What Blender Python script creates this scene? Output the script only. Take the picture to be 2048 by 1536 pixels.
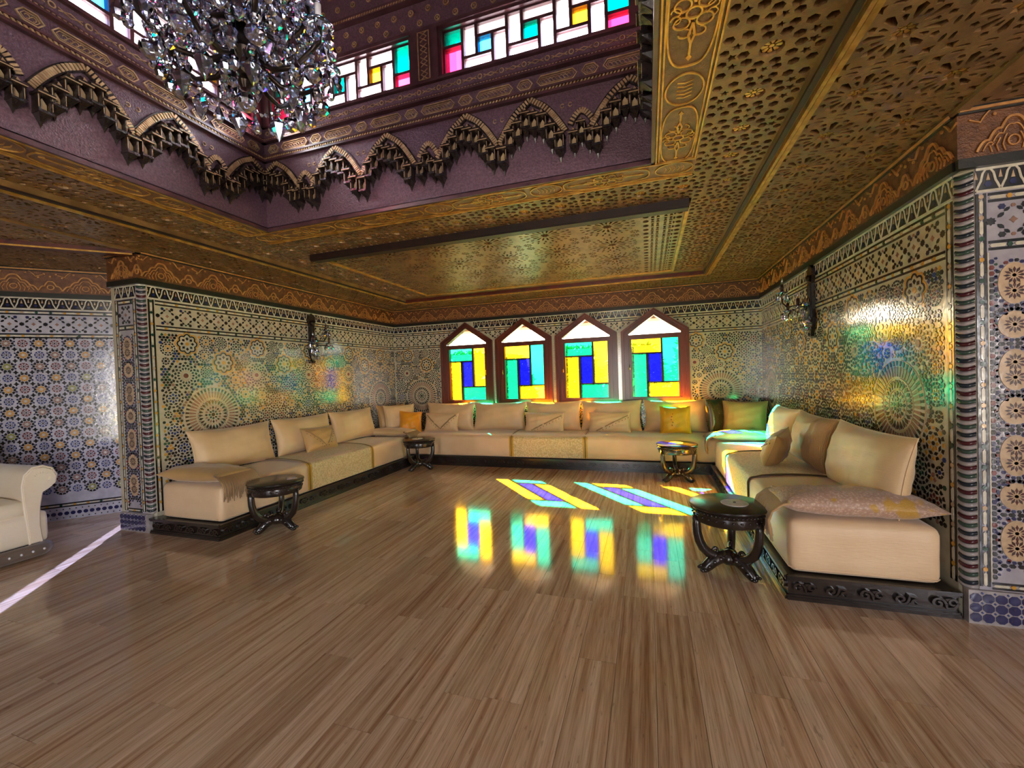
import bpy, bmesh, math, random
import numpy as np
from math import pi, sin, cos, sqrt, atan2, radians
from mathutils import Vector, Matrix
from mathutils.geometry import delaunay_2d_cdt

for o in list(bpy.data.objects):
    bpy.data.objects.remove(o)
SC = bpy.context.scene
COL = SC.collection
R = random.Random(7)

# ------------------------------------------------------------------ camera
H = 1.55
FPX, YAW, PITCH, ROLL = 840.94, 0.313, -0.0189, -0.0334
cd = bpy.data.cameras.new('camera')
cam = bpy.data.objects.new('camera', cd)
COL.objects.link(cam)
cd.sensor_width = 36.0
cd.lens = 36.0 * FPX / 2048.0
cd.clip_start = 0.05
fw = Vector((-sin(YAW) * cos(PITCH), cos(YAW) * cos(PITCH), sin(PITCH)))
rt = Vector((cos(YAW), sin(YAW), 0))
up = rt.cross(fw)
c_, s_ = cos(ROLL), sin(ROLL)
rt, up = c_ * rt + s_ * up, -s_ * rt + c_ * up
cam.matrix_world = Matrix(((rt.x, up.x, -fw.x, 0), (rt.y, up.y, -fw.y, 0), (rt.z, up.z, -fw.z, H), (0, 0, 0, 1)))
SC.camera = cam

# ------------------------------------------------------------------ world, sun, added fill lights
SUN_DIR = Vector((0.85, -1.0, -0.682)).normalized()
W = bpy.data.worlds.new('sky')
SC.world = W
W.use_nodes = True
nt = W.node_tree
sky = nt.nodes.new('ShaderNodeTexSky')
sky.sky_type = 'NISHITA'
sky.sun_disc = False
sky.sun_elevation = math.asin(-SUN_DIR.z)
sky.sun_rotation = atan2(-SUN_DIR.x, -SUN_DIR.y)
sky.dust_density = 2.5
bg = nt.nodes['Background']
nt.links.new(sky.outputs[0], bg.inputs[0])
bg.inputs[1].default_value = 0.58

sl = bpy.data.lights.new('sun', 'SUN')
sl.energy = 140.0
sl.angle = radians(0.6)
sl.color = (1.0, 0.93, 0.82)
so = bpy.data.objects.new('sun', sl)
so.rotation_euler = SUN_DIR.to_track_quat('-Z', 'Y').to_euler()
COL.objects.link(so)


def area(name, loc, target, sx, sy, power, color):
    l = bpy.data.lights.new(name, 'AREA')
    l.shape = 'RECTANGLE'
    l.size, l.size_y = sx, sy
    l.energy = power
    l.color = color
    o = bpy.data.objects.new(name, l)
    o.location = loc
    o.rotation_euler = (Vector(target) - Vector(loc)).to_track_quat('-Z', 'Y').to_euler()
    COL.objects.link(o)
    return o


# fill lights added at two invented doors of the unseen hall
area('hall_fill_light', (-1.235, -4.96, 1.35), (-1.235, 0, 1.35), 0.95, 2.4, 42.0, (1.0, 0.92, 0.96))
area('hall_fill_light', (5.02, -3.9, 1.35), (0, -3.9, 1.35), 1.85, 2.4, 165.0, (1.0, 0.93, 0.98))
SC.view_settings.view_transform = 'Standard'
SC.view_settings.look = 'None'
SC.view_settings.gamma = 1.0
SC.view_settings.use_curve_mapping = False
SC.view_settings.exposure = 1.32

# ------------------------------------------------------------------ dimensions of the room
XL, XR, YB, ZC, ZT = -5.11, 1.77, 7.75, 3.0, 2.66
YPL, YPR = 3.06, 3.18
PW = 0.46
OX0, OX1, OY0, OY1 = -3.40, 0.08, -0.35, 3.13
XM = -1.67


def lin(r, g, b):
    f = lambda c: (c / 255 / 12.92) if c / 255 <= 0.04045 else ((c / 255 + 0.055) / 1.055) ** 2.4
    return (f(r), f(g), f(b), 1.0)


# ------------------------------------------------------------------ materials
def newmat(name):
    m = bpy.data.materials.new(name)
    m.use_nodes = True
    n = m.node_tree
    return m, n, n.nodes['Principled BSDF'], n.nodes['Material Output']


def tex(n, kind, scale, detail=3, vec=None, sc=None):
    t = n.nodes.new(kind)
    t.inputs['Scale'].default_value = scale
    if 'Detail' in t.inputs:
        t.inputs['Detail'].default_value = detail
    g = n.nodes.new('ShaderNodeNewGeometry') if vec is None else None
    src = g.outputs['Position'] if g else vec
    if sc:
        mp = n.nodes.new('ShaderNodeMapping')
        mp.inputs['Scale'].default_value = sc
        n.links.new(src, mp.inputs[0])
        src = mp.outputs[0]
    n.links.new(src, t.inputs['Vector'])
    return t


def objco(n):
    t = n.nodes.new('ShaderNodeTexCoord')
    return t.outputs['Object']


def bump(n, b, height, strength, dist=0.01):
    u = n.nodes.new('ShaderNodeBump')
    u.inputs['Strength'].default_value = strength
    u.inputs['Distance'].default_value = dist
    n.links.new(height, u.inputs['Height'])
    n.links.new(u.outputs[0], b.inputs['Normal'])
    return u


def mix(n, fac, a, b, mode='MIX'):
    x = n.nodes.new('ShaderNodeMix')
    x.data_type = 'RGBA'
    x.blend_type = mode
    for sock, val in ((x.inputs[0], fac), (x.inputs[6], a), (x.inputs[7], b)):
        if hasattr(val, 'node'):
            n.links.new(val, sock)
        else:
            sock.default_value = val
    return x.outputs[2]


def ramp(n, fac, stops):
    r = n.nodes.new('ShaderNodeValToRGB')
    el = r.color_ramp.elements
    while len(el) < len(stops):
        el.new(0.5)
    for e, (p, c) in zip(el, stops):
        e.position = p
        e.color = c
    n.links.new(fac, r.inputs[0])
    return r.outputs[0]


def surf(name, a, b=None, rough=0.5, metal=0.0, nscale=8.0, bstr=0.1, bscale=60.0, spec=0.5, stretch=None, coat=0.0, sheen=0.0):
    """two-tone procedural surface: noise between a and b, fine bump"""
    m, n, p, o = newmat(name)
    b = b or tuple(c * 0.7 for c in a[:3]) + (1,)
    co = objco(n)
    t = tex(n, 'ShaderNodeTexNoise', nscale, 4, co, stretch)
    n.links.new(ramp(n, t.outputs[0], [(0.35, a), (0.65, b)]), p.inputs['Base Color'])
    p.inputs['Roughness'].default_value = rough
    p.inputs['Metallic'].default_value = metal
    p.inputs['Specular IOR Level'].default_value = spec
    p.inputs['Coat Weight'].default_value = coat
    p.inputs['Coat Roughness'].default_value = 0.15
    p.inputs['Sheen Weight'].default_value = sheen
    if bstr:
        t2 = tex(n, 'ShaderNodeTexNoise', bscale, 3, co, stretch)
        bump(n, p, t2.outputs[0], bstr)
    return m


def attr_mat(name, rough, bstr, bscale, spec=0.5):
    m, n, p, o = newmat(name)
    a = n.nodes.new('ShaderNodeAttribute')
    a.attribute_name = 'Col'
    t = tex(n, 'ShaderNodeTexNoise', 30, 2)
    v = ramp(n, t.outputs[0], [(0.3, (0.8, 0.8, 0.8, 1)), (0.7, (1.1, 1.1, 1.1, 1))])
    n.links.new(mix(n, 1.0, a.outputs['Color'], v, 'MULTIPLY'), p.inputs['Base Color'])
    p.inputs['Roughness'].default_value = rough
    p.inputs['Specular IOR Level'].default_value = spec
    p.inputs['Coat Weight'].default_value = 0.35
    p.inputs['Coat Roughness'].default_value = 0.13
    p.inputs['Coat IOR'].default_value = 1.7
    t2 = tex(n, 'ShaderNodeTexNoise', bscale, 2)
    bump(n, p, t2.outputs[0], bstr, 0.004)
    return m


M = {}
M['zellige'] = attr_mat('glazed mosaic tile', 0.15, 0.25, 22, 0.85)
M['ceil'] = surf('carved gilded ceiling wood', lin(142, 108, 64), lin(106, 78, 45), 0.34, 0.2, 6, 0.25, 90)
M['ceil_back'] = surf('shade darkened recess wood', lin(48, 33, 17), lin(34, 24, 13), 0.5, 0.15, 10, 0.2, 70)  # darkened to put shade into the pierced holes
M['gold'] = surf('old gold paint', lin(205, 160, 78), lin(165, 118, 48), 0.34, 0.55, 14, 0.15, 80)
M['bandA'] = surf('painted wooden band', lin(126, 90, 58), lin(104, 72, 40), 0.38, 0.1, 18, 0.35, 120)
M['frieze'] = surf('painted brown frieze wood', lin(118, 74, 42), lin(86, 52, 30), 0.4, 0.05, 22, 0.45, 110)
M['frieze_line'] = surf('frieze ornament paint', lin(200, 146, 82), lin(168, 112, 58), 0.38, 0.2, 14, 0.2, 80)
M['frieze_edge'] = surf('dark green black edging', lin(34, 34, 26), lin(22, 24, 20), 0.35, 0, 10, 0.1)
M['lantern'] = surf('lantern painted wood', lin(112, 84, 96), lin(88, 64, 74), 0.32, 0.05, 60, 0.5, 90)
M['lantern_trim'] = surf('lantern moulding wood', lin(92, 60, 62), lin(68, 42, 46), 0.28, 0.0, 9, 0.15, 60)
M['lantern_gold'] = surf('worn gold on lantern', lin(214, 184, 138), lin(170, 136, 96), 0.36, 0.35, 20, 0.2, 90)
M['muq'] = surf('dark painted stalactite wood', lin(58, 46, 40), lin(34, 28, 28), 0.26, 0.1, 16, 0.2, 80)
M['redline'] = surf('dark red moulding', lin(92, 34, 22), lin(64, 24, 18), 0.35, 0, 10, 0.1)
M['bar'] = surf('dark brown beam', lin(40, 18, 11), lin(26, 12, 8), 0.5, 0, 10, 0.1)
M['mahogany'] = surf('varnished mahogany', lin(108, 46, 28), lin(74, 30, 20), 0.3, 0, 5, 0.08, 40, 0.5, (1, 1, 0.15), 0.15)
M['brass'] = surf('brass', lin(214, 172, 96), lin(190, 140, 66), 0.25, 0.9, 20, 0.05)
M['darkwood'] = surf('nearly black carved wood', lin(44, 33, 27), lin(27, 21, 18), 0.25, 0, 8, 0.12, 50, 0.5, None, 0.3)
M['bronze'] = surf('dark bronze', lin(58, 46, 38), lin(30, 24, 22), 0.3, 0.7, 20, 0.1)
M['candle'] = surf('dark red candle sleeve', lin(66, 24, 24), lin(46, 16, 18), 0.35, 0, 10, 0.0)
M['plain_wall'] = surf('tiled hall wall', lin(178, 168, 146), lin(120, 112, 100), 0.25, 0, 30, 0.15, 60)
M['ext_wall'] = surf('terracotta render', lin(200, 158, 134), lin(178, 134, 112), 0.9, 0, 6, 0.2)
M['ground'] = surf('garden ground', lin(120, 130, 84), lin(150, 140, 104), 0.95, 0, 2, 0.2)
M['bark'] = surf('bark', lin(96, 76, 56), lin(66, 52, 40), 0.9, 0, 12, 0.4)
M['leaf_a'] = surf('green foliage', lin(96, 140, 60), lin(60, 104, 44), 0.6, 0, 3, 0)
M['leaf_b'] = surf('pale foliage', lin(140, 168, 84), lin(90, 130, 58), 0.6, 0, 3, 0)
M['white'] = surf('white stone disc', lin(228, 224, 226), lin(206, 202, 206), 0.3, 0, 20, 0)
M['paper'] = surf('pale paper', lin(196, 180, 176), lin(180, 164, 162), 0.6, 0, 20, 0)
M['ink'] = surf('black dot', lin(24, 22, 24), None, 0.4, 0, 20, 0)


def fabric(name, a, b, rough=0.42, weave=200, wstr=0.22, stretch=(1, 1, 1), nscale=3):
    m, n, p, o = newmat(name)
    co = objco(n)
    t = tex(n, 'ShaderNodeTexNoise', nscale, 5, co, stretch)
    n.links.new(ramp(n, t.outputs[0], [(0.3, a), (0.7, b)]), p.inputs['Base Color'])
    p.inputs['Roughness'].default_value = rough
    p.inputs['Sheen Weight'].default_value = 0.35
    p.inputs['Sheen Roughness'].default_value = 0.4
    t2 = tex(n, 'ShaderNodeTexNoise', weave, 2, co, (0.07, 0.07, 1))
    t3 = tex(n, 'ShaderNodeTexNoise', 7, 3, co)
    ad = n.nodes.new('ShaderNodeMath')
    ad.operation = 'MULTIPLY_ADD'
    ad.inputs[1].default_value = 2.5
    n.links.new(t3.outputs[0], ad.inputs[0])
    n.links.new(t2.outputs[0], ad.inputs[2])
    bump(n, p, ad.outputs[0], wstr, 0.008)
    return m


M['silk'] = fabric('cream silk', lin(232, 202, 156), lin(214, 180, 132))
M['silk2'] = fabric('golden beige silk', lin(206, 168, 108), lin(184, 146, 88))
M['mattress'] = fabric('cream satin mattress cloth', lin(234, 204, 164), lin(220, 186, 144), 0.46)
M['yellow'] = fabric('mustard silk', lin(222, 172, 40), lin(200, 150, 26), 0.4)
M['orange'] = fabric('orange silk', lin(232, 160, 34), lin(214, 136, 22), 0.4)
M['trim'] = fabric('braid trim', lin(176, 148, 100), lin(140, 112, 72), 0.6, 400, 0.4)
M['fringe'] = fabric('fringe thread', lin(186, 150, 102), lin(146, 112, 70), 0.6)
M['goldtrim'] = fabric('gold ribbon', lin(206, 160, 28), lin(184, 138, 18), 0.35)
M['piping'] = fabric('olive piping', lin(120, 100, 50), lin(100, 82, 40), 0.5)
M['chair'] = fabric('ivory upholstery', lin(238, 226, 206), lin(226, 208, 178), 0.45)
M['tuft'] = fabric('grey brown tufted skirt', lin(128, 112, 98), lin(102, 88, 78), 0.7)
# brocade: cream ground with gold motifs
m, n, p, o = newmat('brocade')
co = objco(n)
t = tex(n, 'ShaderNodeTexNoise', 5.5, 2, co)
t2 = tex(n, 'ShaderNodeTexVoronoi', 55, 2, co)
base = mix(n, t2.outputs['Distance'], lin(232, 204, 184), lin(176, 142, 118))
n.links.new(mix(n, ramp(n, t.outputs[0], [(0.60, (0, 0, 0, 1)), (0.63, (1, 1, 1, 1))]), base, lin(190, 146, 60)), p.inputs['Base Color'])
p.inputs['Roughness'].default_value = 0.42
p.inputs['Sheen Weight'].default_value = 0.3
bump(n, p, t2.outputs['Distance'], 0.5, 0.006)
M['brocade'] = m
# leopard like patterned cloth with gold and black
m, n, p, o = newmat('sequinned cloth')
co = objco(n)
t2 = tex(n, 'ShaderNodeTexVoronoi', 34, 2, co)
n.links.new(ramp(n, t2.outputs['Distance'], [(0.25, lin(206, 160, 70)), (0.6, lin(70, 50, 28))]), p.inputs['Base Color'])
p.inputs['Roughness'].default_value = 0.3
M['sequin'] = m
# quilted cover
m, n, p, o = newmat('quilted cloth')
co = objco(n)
va = n.nodes.new('ShaderNodeTexVoronoi')
va.inputs['Scale'].default_value = 42
n.links.new(co, va.inputs['Vector'])
n.links.new(ramp(n, va.outputs['Distance'], [(0.0, lin(240, 220, 176)), (0.7, lin(206, 180, 124))]), p.inputs['Base Color'])
p.inputs['Roughness'].default_value = 0.42
p.inputs['Sheen Weight'].default_value = 0.3
bump(n, p, va.outputs['Distance'], 0.8, -0.008)
M['quilt'] = m
# polished striated stone floor
m, n, p, o = newmat('polished striated travertine')
a = n.nodes.new('ShaderNodeAttribute')
a.attribute_name = 'rnd'
g = n.nodes.new('ShaderNodeNewGeometry')
cmb = n.nodes.new('ShaderNodeCombineXYZ')
n.links.new(a.outputs['Fac'], cmb.inputs['Z'])
sc_ = n.nodes.new('ShaderNodeVectorMath')
sc_.operation = 'SCALE'
sc_.inputs['Scale'].default_value = 37.0
n.links.new(cmb.outputs[0], sc_.inputs[0])
ad = n.nodes.new('ShaderNodeVectorMath')
n.links.new(g.outputs['Position'], ad.inputs[0])
n.links.new(sc_.outputs[0], ad.inputs[1])
t1 = tex(n, 'ShaderNodeTexNoise', 1.0, 5, ad.outputs[0], (34, 0.7, 1))
t2 = tex(n, 'ShaderNodeTexNoise', 1.0, 4, ad.outputs[0], (170, 6, 1))
t3 = tex(n, 'ShaderNodeTexNoise', 1.0, 2, ad.outputs[0], (60, 14, 1))
c1 = ramp(n, t1.outputs[0], [(0.30, lin(178, 136, 102)), (0.47, lin(218, 186, 152)), (0.72, lin(244, 220, 190))])
c2 = ramp(n, t2.outputs[0], [(0.36, (0.62, 0.53, 0.44, 1)), (0.56, (1, 1, 1, 1))])
c3 = mix(n, 0.55, c1, c2, 'MULTIPLY')
c4 = ramp(n, t3.outputs[0], [(0.26, (0.35, 0.3, 0.25, 1)), (0.33, (1, 1, 1, 1))])
c5 = mix(n, 0.45, c3, c4, 'MULTIPLY')
tone = ramp(n, a.outputs['Fac'], [(0.0, (0.82, 0.79, 0.75, 1)), (0.6, (1, 1, 1, 1)), (1.0, (1.06, 1.05, 1.04, 1))])
n.links.new(mix(n, 1.0, c5, tone, 'MULTIPLY'), p.inputs['Base Color'])
rr = n.nodes.new('ShaderNodeMapRange')
rr.inputs[3].default_value = 0.05
rr.inputs[4].default_value = 0.14
n.links.new(t2.outputs[0], rr.inputs[0])
n.links.new(rr.outputs[0], p.inputs['Roughness'])
p.inputs['Specular IOR Level'].default_value = 0.65
tw = tex(n, 'ShaderNodeTexNoise', 2.5, 2)
bump(n, p, tw.outputs[0], 0.02, 0.01)
M['floor'] = m


def stained(name, color, frost=0.45, gloss=0.02):
    """coloured cathedral glass: clear part shows what lies behind, rippled part scatters daylight"""
    m, n, p, o = newmat(name)
    n.nodes.remove(p)
    co = objco(n)
    t = tex(n, 'ShaderNodeTexNoise', 9, 4, co)
    tr = n.nodes.new('ShaderNodeBsdfTransparent')
    tl = n.nodes.new('ShaderNodeBsdfTranslucent')
    cc = mix(n, t.outputs[0], color, tuple(c * 0.72 for c in color[:3]) + (1,))
    n.links.new(cc, tr.inputs[0])
    n.links.new(cc, tl.inputs[0])
    mx = n.nodes.new('ShaderNodeMixShader')
    mx.inputs[0].default_value = frost
    n.links.new(tr.outputs[0], mx.inputs[1])
    n.links.new(tl.outputs[0], mx.inputs[2])
    gl = n.nodes.new('ShaderNodeBsdfGlossy')
    gl.inputs['Roughness'].default_value = 0.1
    m2 = n.nodes.new('ShaderNodeMixShader')
    m2.inputs[0].default_value = gloss
    n.links.new(mx.outputs[0], m2.inputs[1])
    n.links.new(gl.outputs[0], m2.inputs[2])
    n.links.new(m2.outputs[0], o.inputs['Surface'])
    return m


M['g_yellow'] = stained('yellow stained glass', (0.92, 0.52, 0.012, 1), 0.03)
M['g_green'] = stained('green stained glass', (0.008, 0.56, 0.31, 1), 0.03)
M['g_blue'] = stained('blue stained glass', (0.006, 0.008, 0.9, 1), 0.03)
M['g_red'] = stained('red stained glass', (1.0, 0.02, 0.10, 1), 0.12)
M['g_orange'] = stained('orange stained glass', (1.0, 0.42, 0.01, 1), 0.12)
M['g_teal'] = stained('teal stained glass', (0.0, 0.62, 0.45, 1), 0.12)
M['g_sky'] = stained('sky blue stained glass', (0.02, 0.35, 0.9, 1), 0.12)
M['g_sun_filter'] = stained('sun dimming blue glass', (0.035, 0.045, 0.11, 1), 0.3)
M['g_clear'] = stained('clear rippled glass', (0.95, 0.96, 0.98, 1), 0.06)
M['g_frost'] = stained('violet tinted frosted glass', (0.82, 0.80, 1.0, 1), 0.4)  # white glass tinted violet to colour the lantern light
m, n, p, o = newmat('cut crystal')
p.inputs['Base Color'].default_value = (0.95, 0.96, 1.0, 1)
p.inputs['Roughness'].default_value = 0.0
p.inputs['Transmission Weight'].default_value = 1.0
p.inputs['IOR'].default_value = 1.6
co = objco(n)
tn = tex(n, 'ShaderNodeTexNoise', 12, 0, co)
bump(n, p, tn.outputs[0], 0.02)
gl = n.nodes.new('ShaderNodeBsdfGlossy')
gl.inputs['Color'].default_value = (0.62, 0.72, 1.0, 1)  # blue light of the surroundings put into the gloss colour
gl.inputs['Roughness'].default_value = 0.04
mx = n.nodes.new('ShaderNodeMixShader')
mx.inputs[0].default_value = 0.28
n.links.new(p.outputs[0], mx.inputs[1])
n.links.new(gl.outputs[0], mx.inputs[2])
n.links.new(mx.outputs[0], o.inputs['Surface'])
M['crystal'] = m


# ------------------------------------------------------------------ mesh helpers
class MB:
    def __init__(s):
        s.v, s.f, s.c = [], [], []

    def add(s, verts, faces, col=None):
        k = len(s.v)
        s.v.extend(verts)
        for f in faces:
            s.f.append([i + k for i in f])
            s.c.append(col)

    def box(s, x0, y0, z0, x1, y1, z1, col=None):
        s.add([(x0, y0, z0), (x1, y0, z0), (x1, y1, z0), (x0, y1, z0), (x0, y0, z1), (x1, y0, z1), (x1, y1, z1), (x0, y1, z1)],
              [(0, 3, 2, 1), (4, 5, 6, 7), (0, 1, 5, 4), (1, 2, 6, 5), (2, 3, 7, 6), (3, 0, 4, 7)], col)

    def prism(s, poly, h0, h1, F=None, col=None, back=False):
        """poly in (u,v); raised from h0 to h1 along the frame normal"""
        n = len(poly)
        T = (lambda u, v, h: (u, v, h)) if F is None else F
        vs = [T(u, v, h0) for u, v in poly] + [T(u, v, h1) for u, v in poly]
        fs = [list(range(n, 2 * n))] + [(i, (i + 1) % n, n + (i + 1) % n, n + i) for i in range(n)]
        if back:
            fs.append(list(range(n))[::-1])
        s.add(vs, fs, col)

    def ring(s, outer, inner, h0, h1, F=None, col=None):
        n = len(outer)
        T = (lambda u, v, h: (u, v, h)) if F is None else F
        vs = [T(u, v, h0) for u, v in outer] + [T(u, v, h1) for u, v in outer] + [T(u, v, h0) for u, v in inner] + [T(u, v, h1) for u, v in inner]
        fs = []
        for i in range(n):
            j = (i + 1) % n
            fs += [(i, j, n + j, n + i), (2 * n + j, 2 * n + i, 3 * n + i, 3 * n + j), (n + i, n + j, 3 * n + j, 3 * n + i), (j, i, 2 * n + i, 2 * n + j)]
        s.add(vs, fs, col)

    def ribbon(s, pts, w, h0, h1, F=None, col=None, closed=False):
        n = len(pts)
        L, Rr = [], []
        for i in range(n):
            a = pts[(i - 1) % n] if (closed or i > 0) else pts[i]
            b = pts[(i + 1) % n] if (closed or i < n - 1) else pts[i]
            dx, dy = b[0] - a[0], b[1] - a[1]
            l = sqrt(dx * dx + dy * dy) or 1e-9
            nx, ny = -dy / l * w / 2, dx / l * w / 2
            L.append((pts[i][0] + nx, pts[i][1] + ny))
            Rr.append((pts[i][0] - nx, pts[i][1] - ny))
        T = (lambda u, v, h: (u, v, h)) if F is None else F
        vs = [T(*q, h1) for q in L] + [T(*q, h1) for q in Rr] + [T(*q, h0) for q in L] + [T(*q, h0) for q in Rr]
        fs = []
        for i in range(n if closed else n - 1):
            j = (i + 1) % n
            fs += [(i, j, n + j, n + i), (i, 2 * n + i, 2 * n + j, j), (n + i, n + j, 3 * n + j, 3 * n + i)]
        s.add(vs, fs, col)

    def tube(s, pts, r, n=8, cap=True, flat=1.0):
        P = [Vector(p) for p in pts]
        rs = r if hasattr(r, '__len__') else [r] * len(P)
        vs, fs = [], []
        ref = Vector((0, 0, 1))
        prev = None
        for i, p in enumerate(P):
            d = (P[min(i + 1, len(P) - 1)] - P[max(i - 1, 0)])
            d = d.normalized() if d.length > 1e-9 else Vector((0, 0, 1))
            if prev is None:
                a = d.cross(ref)
                if a.length < 1e-3:
                    a = d.cross(Vector((1, 0, 0)))
            else:
                a = prev - d * prev.dot(d)
            a.normalize()
            prev = a
            b = d.cross(a)
            for k in range(n):
                t = 2 * pi * k / n
                vs.append(tuple(p + (a * cos(t) * flat + b * sin(t)) * rs[i]))
        for i in range(len(P) - 1):
            for k in range(n):
                j = (k + 1) % n
                fs.append((i * n + k, i * n + j, (i + 1) * n + j, (i + 1) * n + k))
        if cap:
            fs.append(list(range(n))[::-1])
            fs.append([(len(P) - 1) * n + k for k in range(n)])
        s.add(vs, fs)

    def lathe(s, prof, n=24, cx=0, cy=0, cz=0):
        vs, fs = [], []
        for r, z in prof:
            for k in range(n):
                t = 2 * pi * k / n
                vs.append((cx + r * cos(t), cy + r * sin(t), cz + z))
        for i in range(len(prof) - 1):
            for k in range(n):
                j = (k + 1) % n
                fs.append((i * n + k, i * n + j, (i + 1) * n + j, (i + 1) * n + k))
        if prof[0][0] > 1e-6:
            fs.append(list(range(n))[::-1])
        if prof[-1][0] > 1e-6:
            fs.append([(len(prof) - 1) * n + k for k in range(n)])
        s.add(vs, fs)

    def ball(s, c, r, n=8, m=5, sx=1, sy=1, sz=1):
        k0 = len(s.v)
        pr = [(sin(pi * i / m), -cos(pi * i / m)) for i in range(m + 1)]
        vs, fs = [], []
        for a, z in pr:
            for k in range(n):
                t = 2 * pi * k / n
                vs.append((c[0] + r * sx * a * cos(t), c[1] + r * sy * a * sin(t), c[2] + r * sz * z))
        for i in range(m):
            for k in range(n):
                j = (k + 1) % n
                fs.append((i * n + k, i * n + j, (i + 1) * n + j, (i + 1) * n + k))
        s.add(vs, fs)

    def extend(s, other, T):
        s.add([T(*v) for v in other.v], other.f)

    def mesh(s, name, mat, smooth=False):
        me = bpy.data.meshes.new(name)
        me.from_pydata(s.v, [], s.f)
        if any(c is not None for c in s.c):
            at = me.attributes.new('Col', 'FLOAT_COLOR', 'CORNER')
            tot = np.array([len(f) for f in s.f])
            cols = np.array([c if c is not None else (0.5, 0.5, 0.5, 1) for c in s.c], dtype=np.float32)
            at.data.foreach_set('color', np.repeat(cols, tot, axis=0).ravel())
        if mat is not None:
            me.materials.append(M[mat] if isinstance(mat, str) else mat)
        if smooth:
            me.polygons.foreach_set('use_smooth', [True] * len(me.polygons))
        return me

    def build(s, name, mat, parent=None, smooth=False, loc=None):
        return link(name, s.mesh(name, mat, smooth), parent, loc)


def link(name, me, parent=None, loc=None, rot=None):
    o = bpy.data.objects.new(name, me)
    COL.objects.link(o)
    if parent is not None:
        o.parent = parent
    if loc is not None:
        o.location = loc
    if rot is not None:
        o.rotation_euler = rot
    return o


def smooth_by_angle(o, deg=35):
    me = o.data
    me.polygons.foreach_set('use_smooth', [True] * len(me.polygons))
    try:
        me.set_sharp_from_angle(angle=radians(deg))
    except Exception:
        pass
    return o


def tag(o, label=None, cat=None, group=None, kind=None):
    for k, v in (('label', label), ('category', cat), ('group', group), ('kind', kind)):
        if v:
            o[k] = v
    return o


def thing(name, label, cat, loc=(0, 0, 0), rot=(0, 0, 0), group=None):
    o = link(name, None, None, loc, rot)
    o.empty_display_size = 0.1
    return tag(o, label, cat, group)


def struct(name, mb, mat, parent=None, smooth=False):
    o = mb.build(name, mat, parent, smooth)
    if parent is None:
        o['kind'] = 'structure'
    return o


def copy_tree(o, parent=None):
    c = o.copy()
    COL.objects.link(c)
    c.parent = parent
    for ch in list(o.children):
        copy_tree(ch, c)
    return c


def frame(O, U, V, N):
    O, U, V, N = [np.array(a, float) for a in (O, U, V, N)]
    return lambda u, v, h: tuple(O + U * u + V * v + N * h)


def arc(cx, cy, r, a0, a1, n):
    return [(cx + r * cos(a0 + (a1 - a0) * i / n), cy + r * sin(a0 + (a1 - a0) * i / n)) for i in range(n + 1)]


def inpoly(x, y, poly):
    c = False
    n = len(poly)
    for i in range(n):
        x1, y1 = poly[i]
        x2, y2 = poly[i - 1]
        if (y1 > y) != (y2 > y) and x < (x2 - x1) * (y - y1) / (y2 - y1) + x1:
            c = not c
    return c

# ------------------------------------------------------------------ floor
def project(x, y, z):
    d = Vector((x, y, z)) - Vector((0, 0, H))
    w = d.dot(fw)
    if w < 0.1:
        return None
    return 1024 + FPX * d.dot(rt) / w, 768 - FPX * d.dot(up) / w, w


fl = MB()
fl.box(-8.6, -5.2, -0.2, 5.3, 8.0, -0.006)
M['grout'] = surf('floor joint', lin(124, 98, 74), None, 0.5, 0, 10, 0)
floor = struct('floor', fl, 'grout')
planks = []
PWD = 0.2
i = 0
x = -8.4
while x < 5.2:
    y = -5.0 + R.random() * 1.2 - 1.2
    while y < 7.0:
        L = R.choice((0.8, 1.0, 1.2, 1.4, 1.7))
        y0, y1 = max(y, -5.0), min(y + L, 7.0)
        if y1 - y0 > 0.1:
            planks.append((x, y0, y1, R.random()))
        y += L
    x += PWD


def plank_rank(q):
    best = 0
    for t in (0.1, 0.5, 0.9):
        pr = project(q[0] + 0.1, q[1] + (q[2] - q[1]) * t, 0)
        if pr and -60 < pr[0] < 2108 and 0 < pr[1] < 1580:
            best = max(best, (q[2] - q[1]) / pr[2] ** 2.5)
    return -best


planks.sort(key=plank_rank)
rest = MB()
rr_ = []
gap = 0.0011
for k, (px, y0, y1, rnd) in enumerate(planks):
    if k < 300:
        b = MB()
        b.box(px + gap, y0 + gap, -0.02, px + PWD - gap, y1 - gap, 0)
        o = b.build('plank', 'floor', floor)
        at = o.data.attributes.new('rnd', 'FLOAT', 'POINT')
        at.data.foreach_set('value', [rnd] * 8)
    else:
        rest.box(px + gap, y0 + gap, -0.02, px + PWD - gap, y1 - gap, 0)
        rr_ += [rnd] * 8
o = rest.build('planks', 'floor', floor)
o['kind'] = 'stuff'
at = o.data.attributes.new('rnd', 'FLOAT', 'POINT')
at.data.foreach_set('value', rr_)

# ------------------------------------------------------------------ ceiling slab and the shell
b = MB()
ZS = 3.035
b.box(XL - PW, OY1 + .1, ZS, XR + PW, 8.05, 3.35)              # over the alcove
b.box(XL - PW, -5.2, ZS, OX0 - .1, OY1 + .1, 3.35)            # hall, left of the lantern
b.box(OX1 + .1, -5.2, ZS, XR + PW, OY1 + .1, 3.35)
b.box(OX0 - .1, -5.2, ZS, OX1 + .1, OY0 - .1, 3.35)
b.prism([(-8.75, -5.2), (XL - PW, -5.2), (XL - PW, 4.4), (-8.75, 1.2)], ZS, 3.35, back=True)
b.prism([(XR + PW, -5.2), (2 * XM + 8.75, -5.2), (2 * XM + 8.75, 1.2), (XR + PW, 4.4)], ZS, 3.35, back=True)
ceiling = struct('ceiling', b, 'ceil_back')

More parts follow.
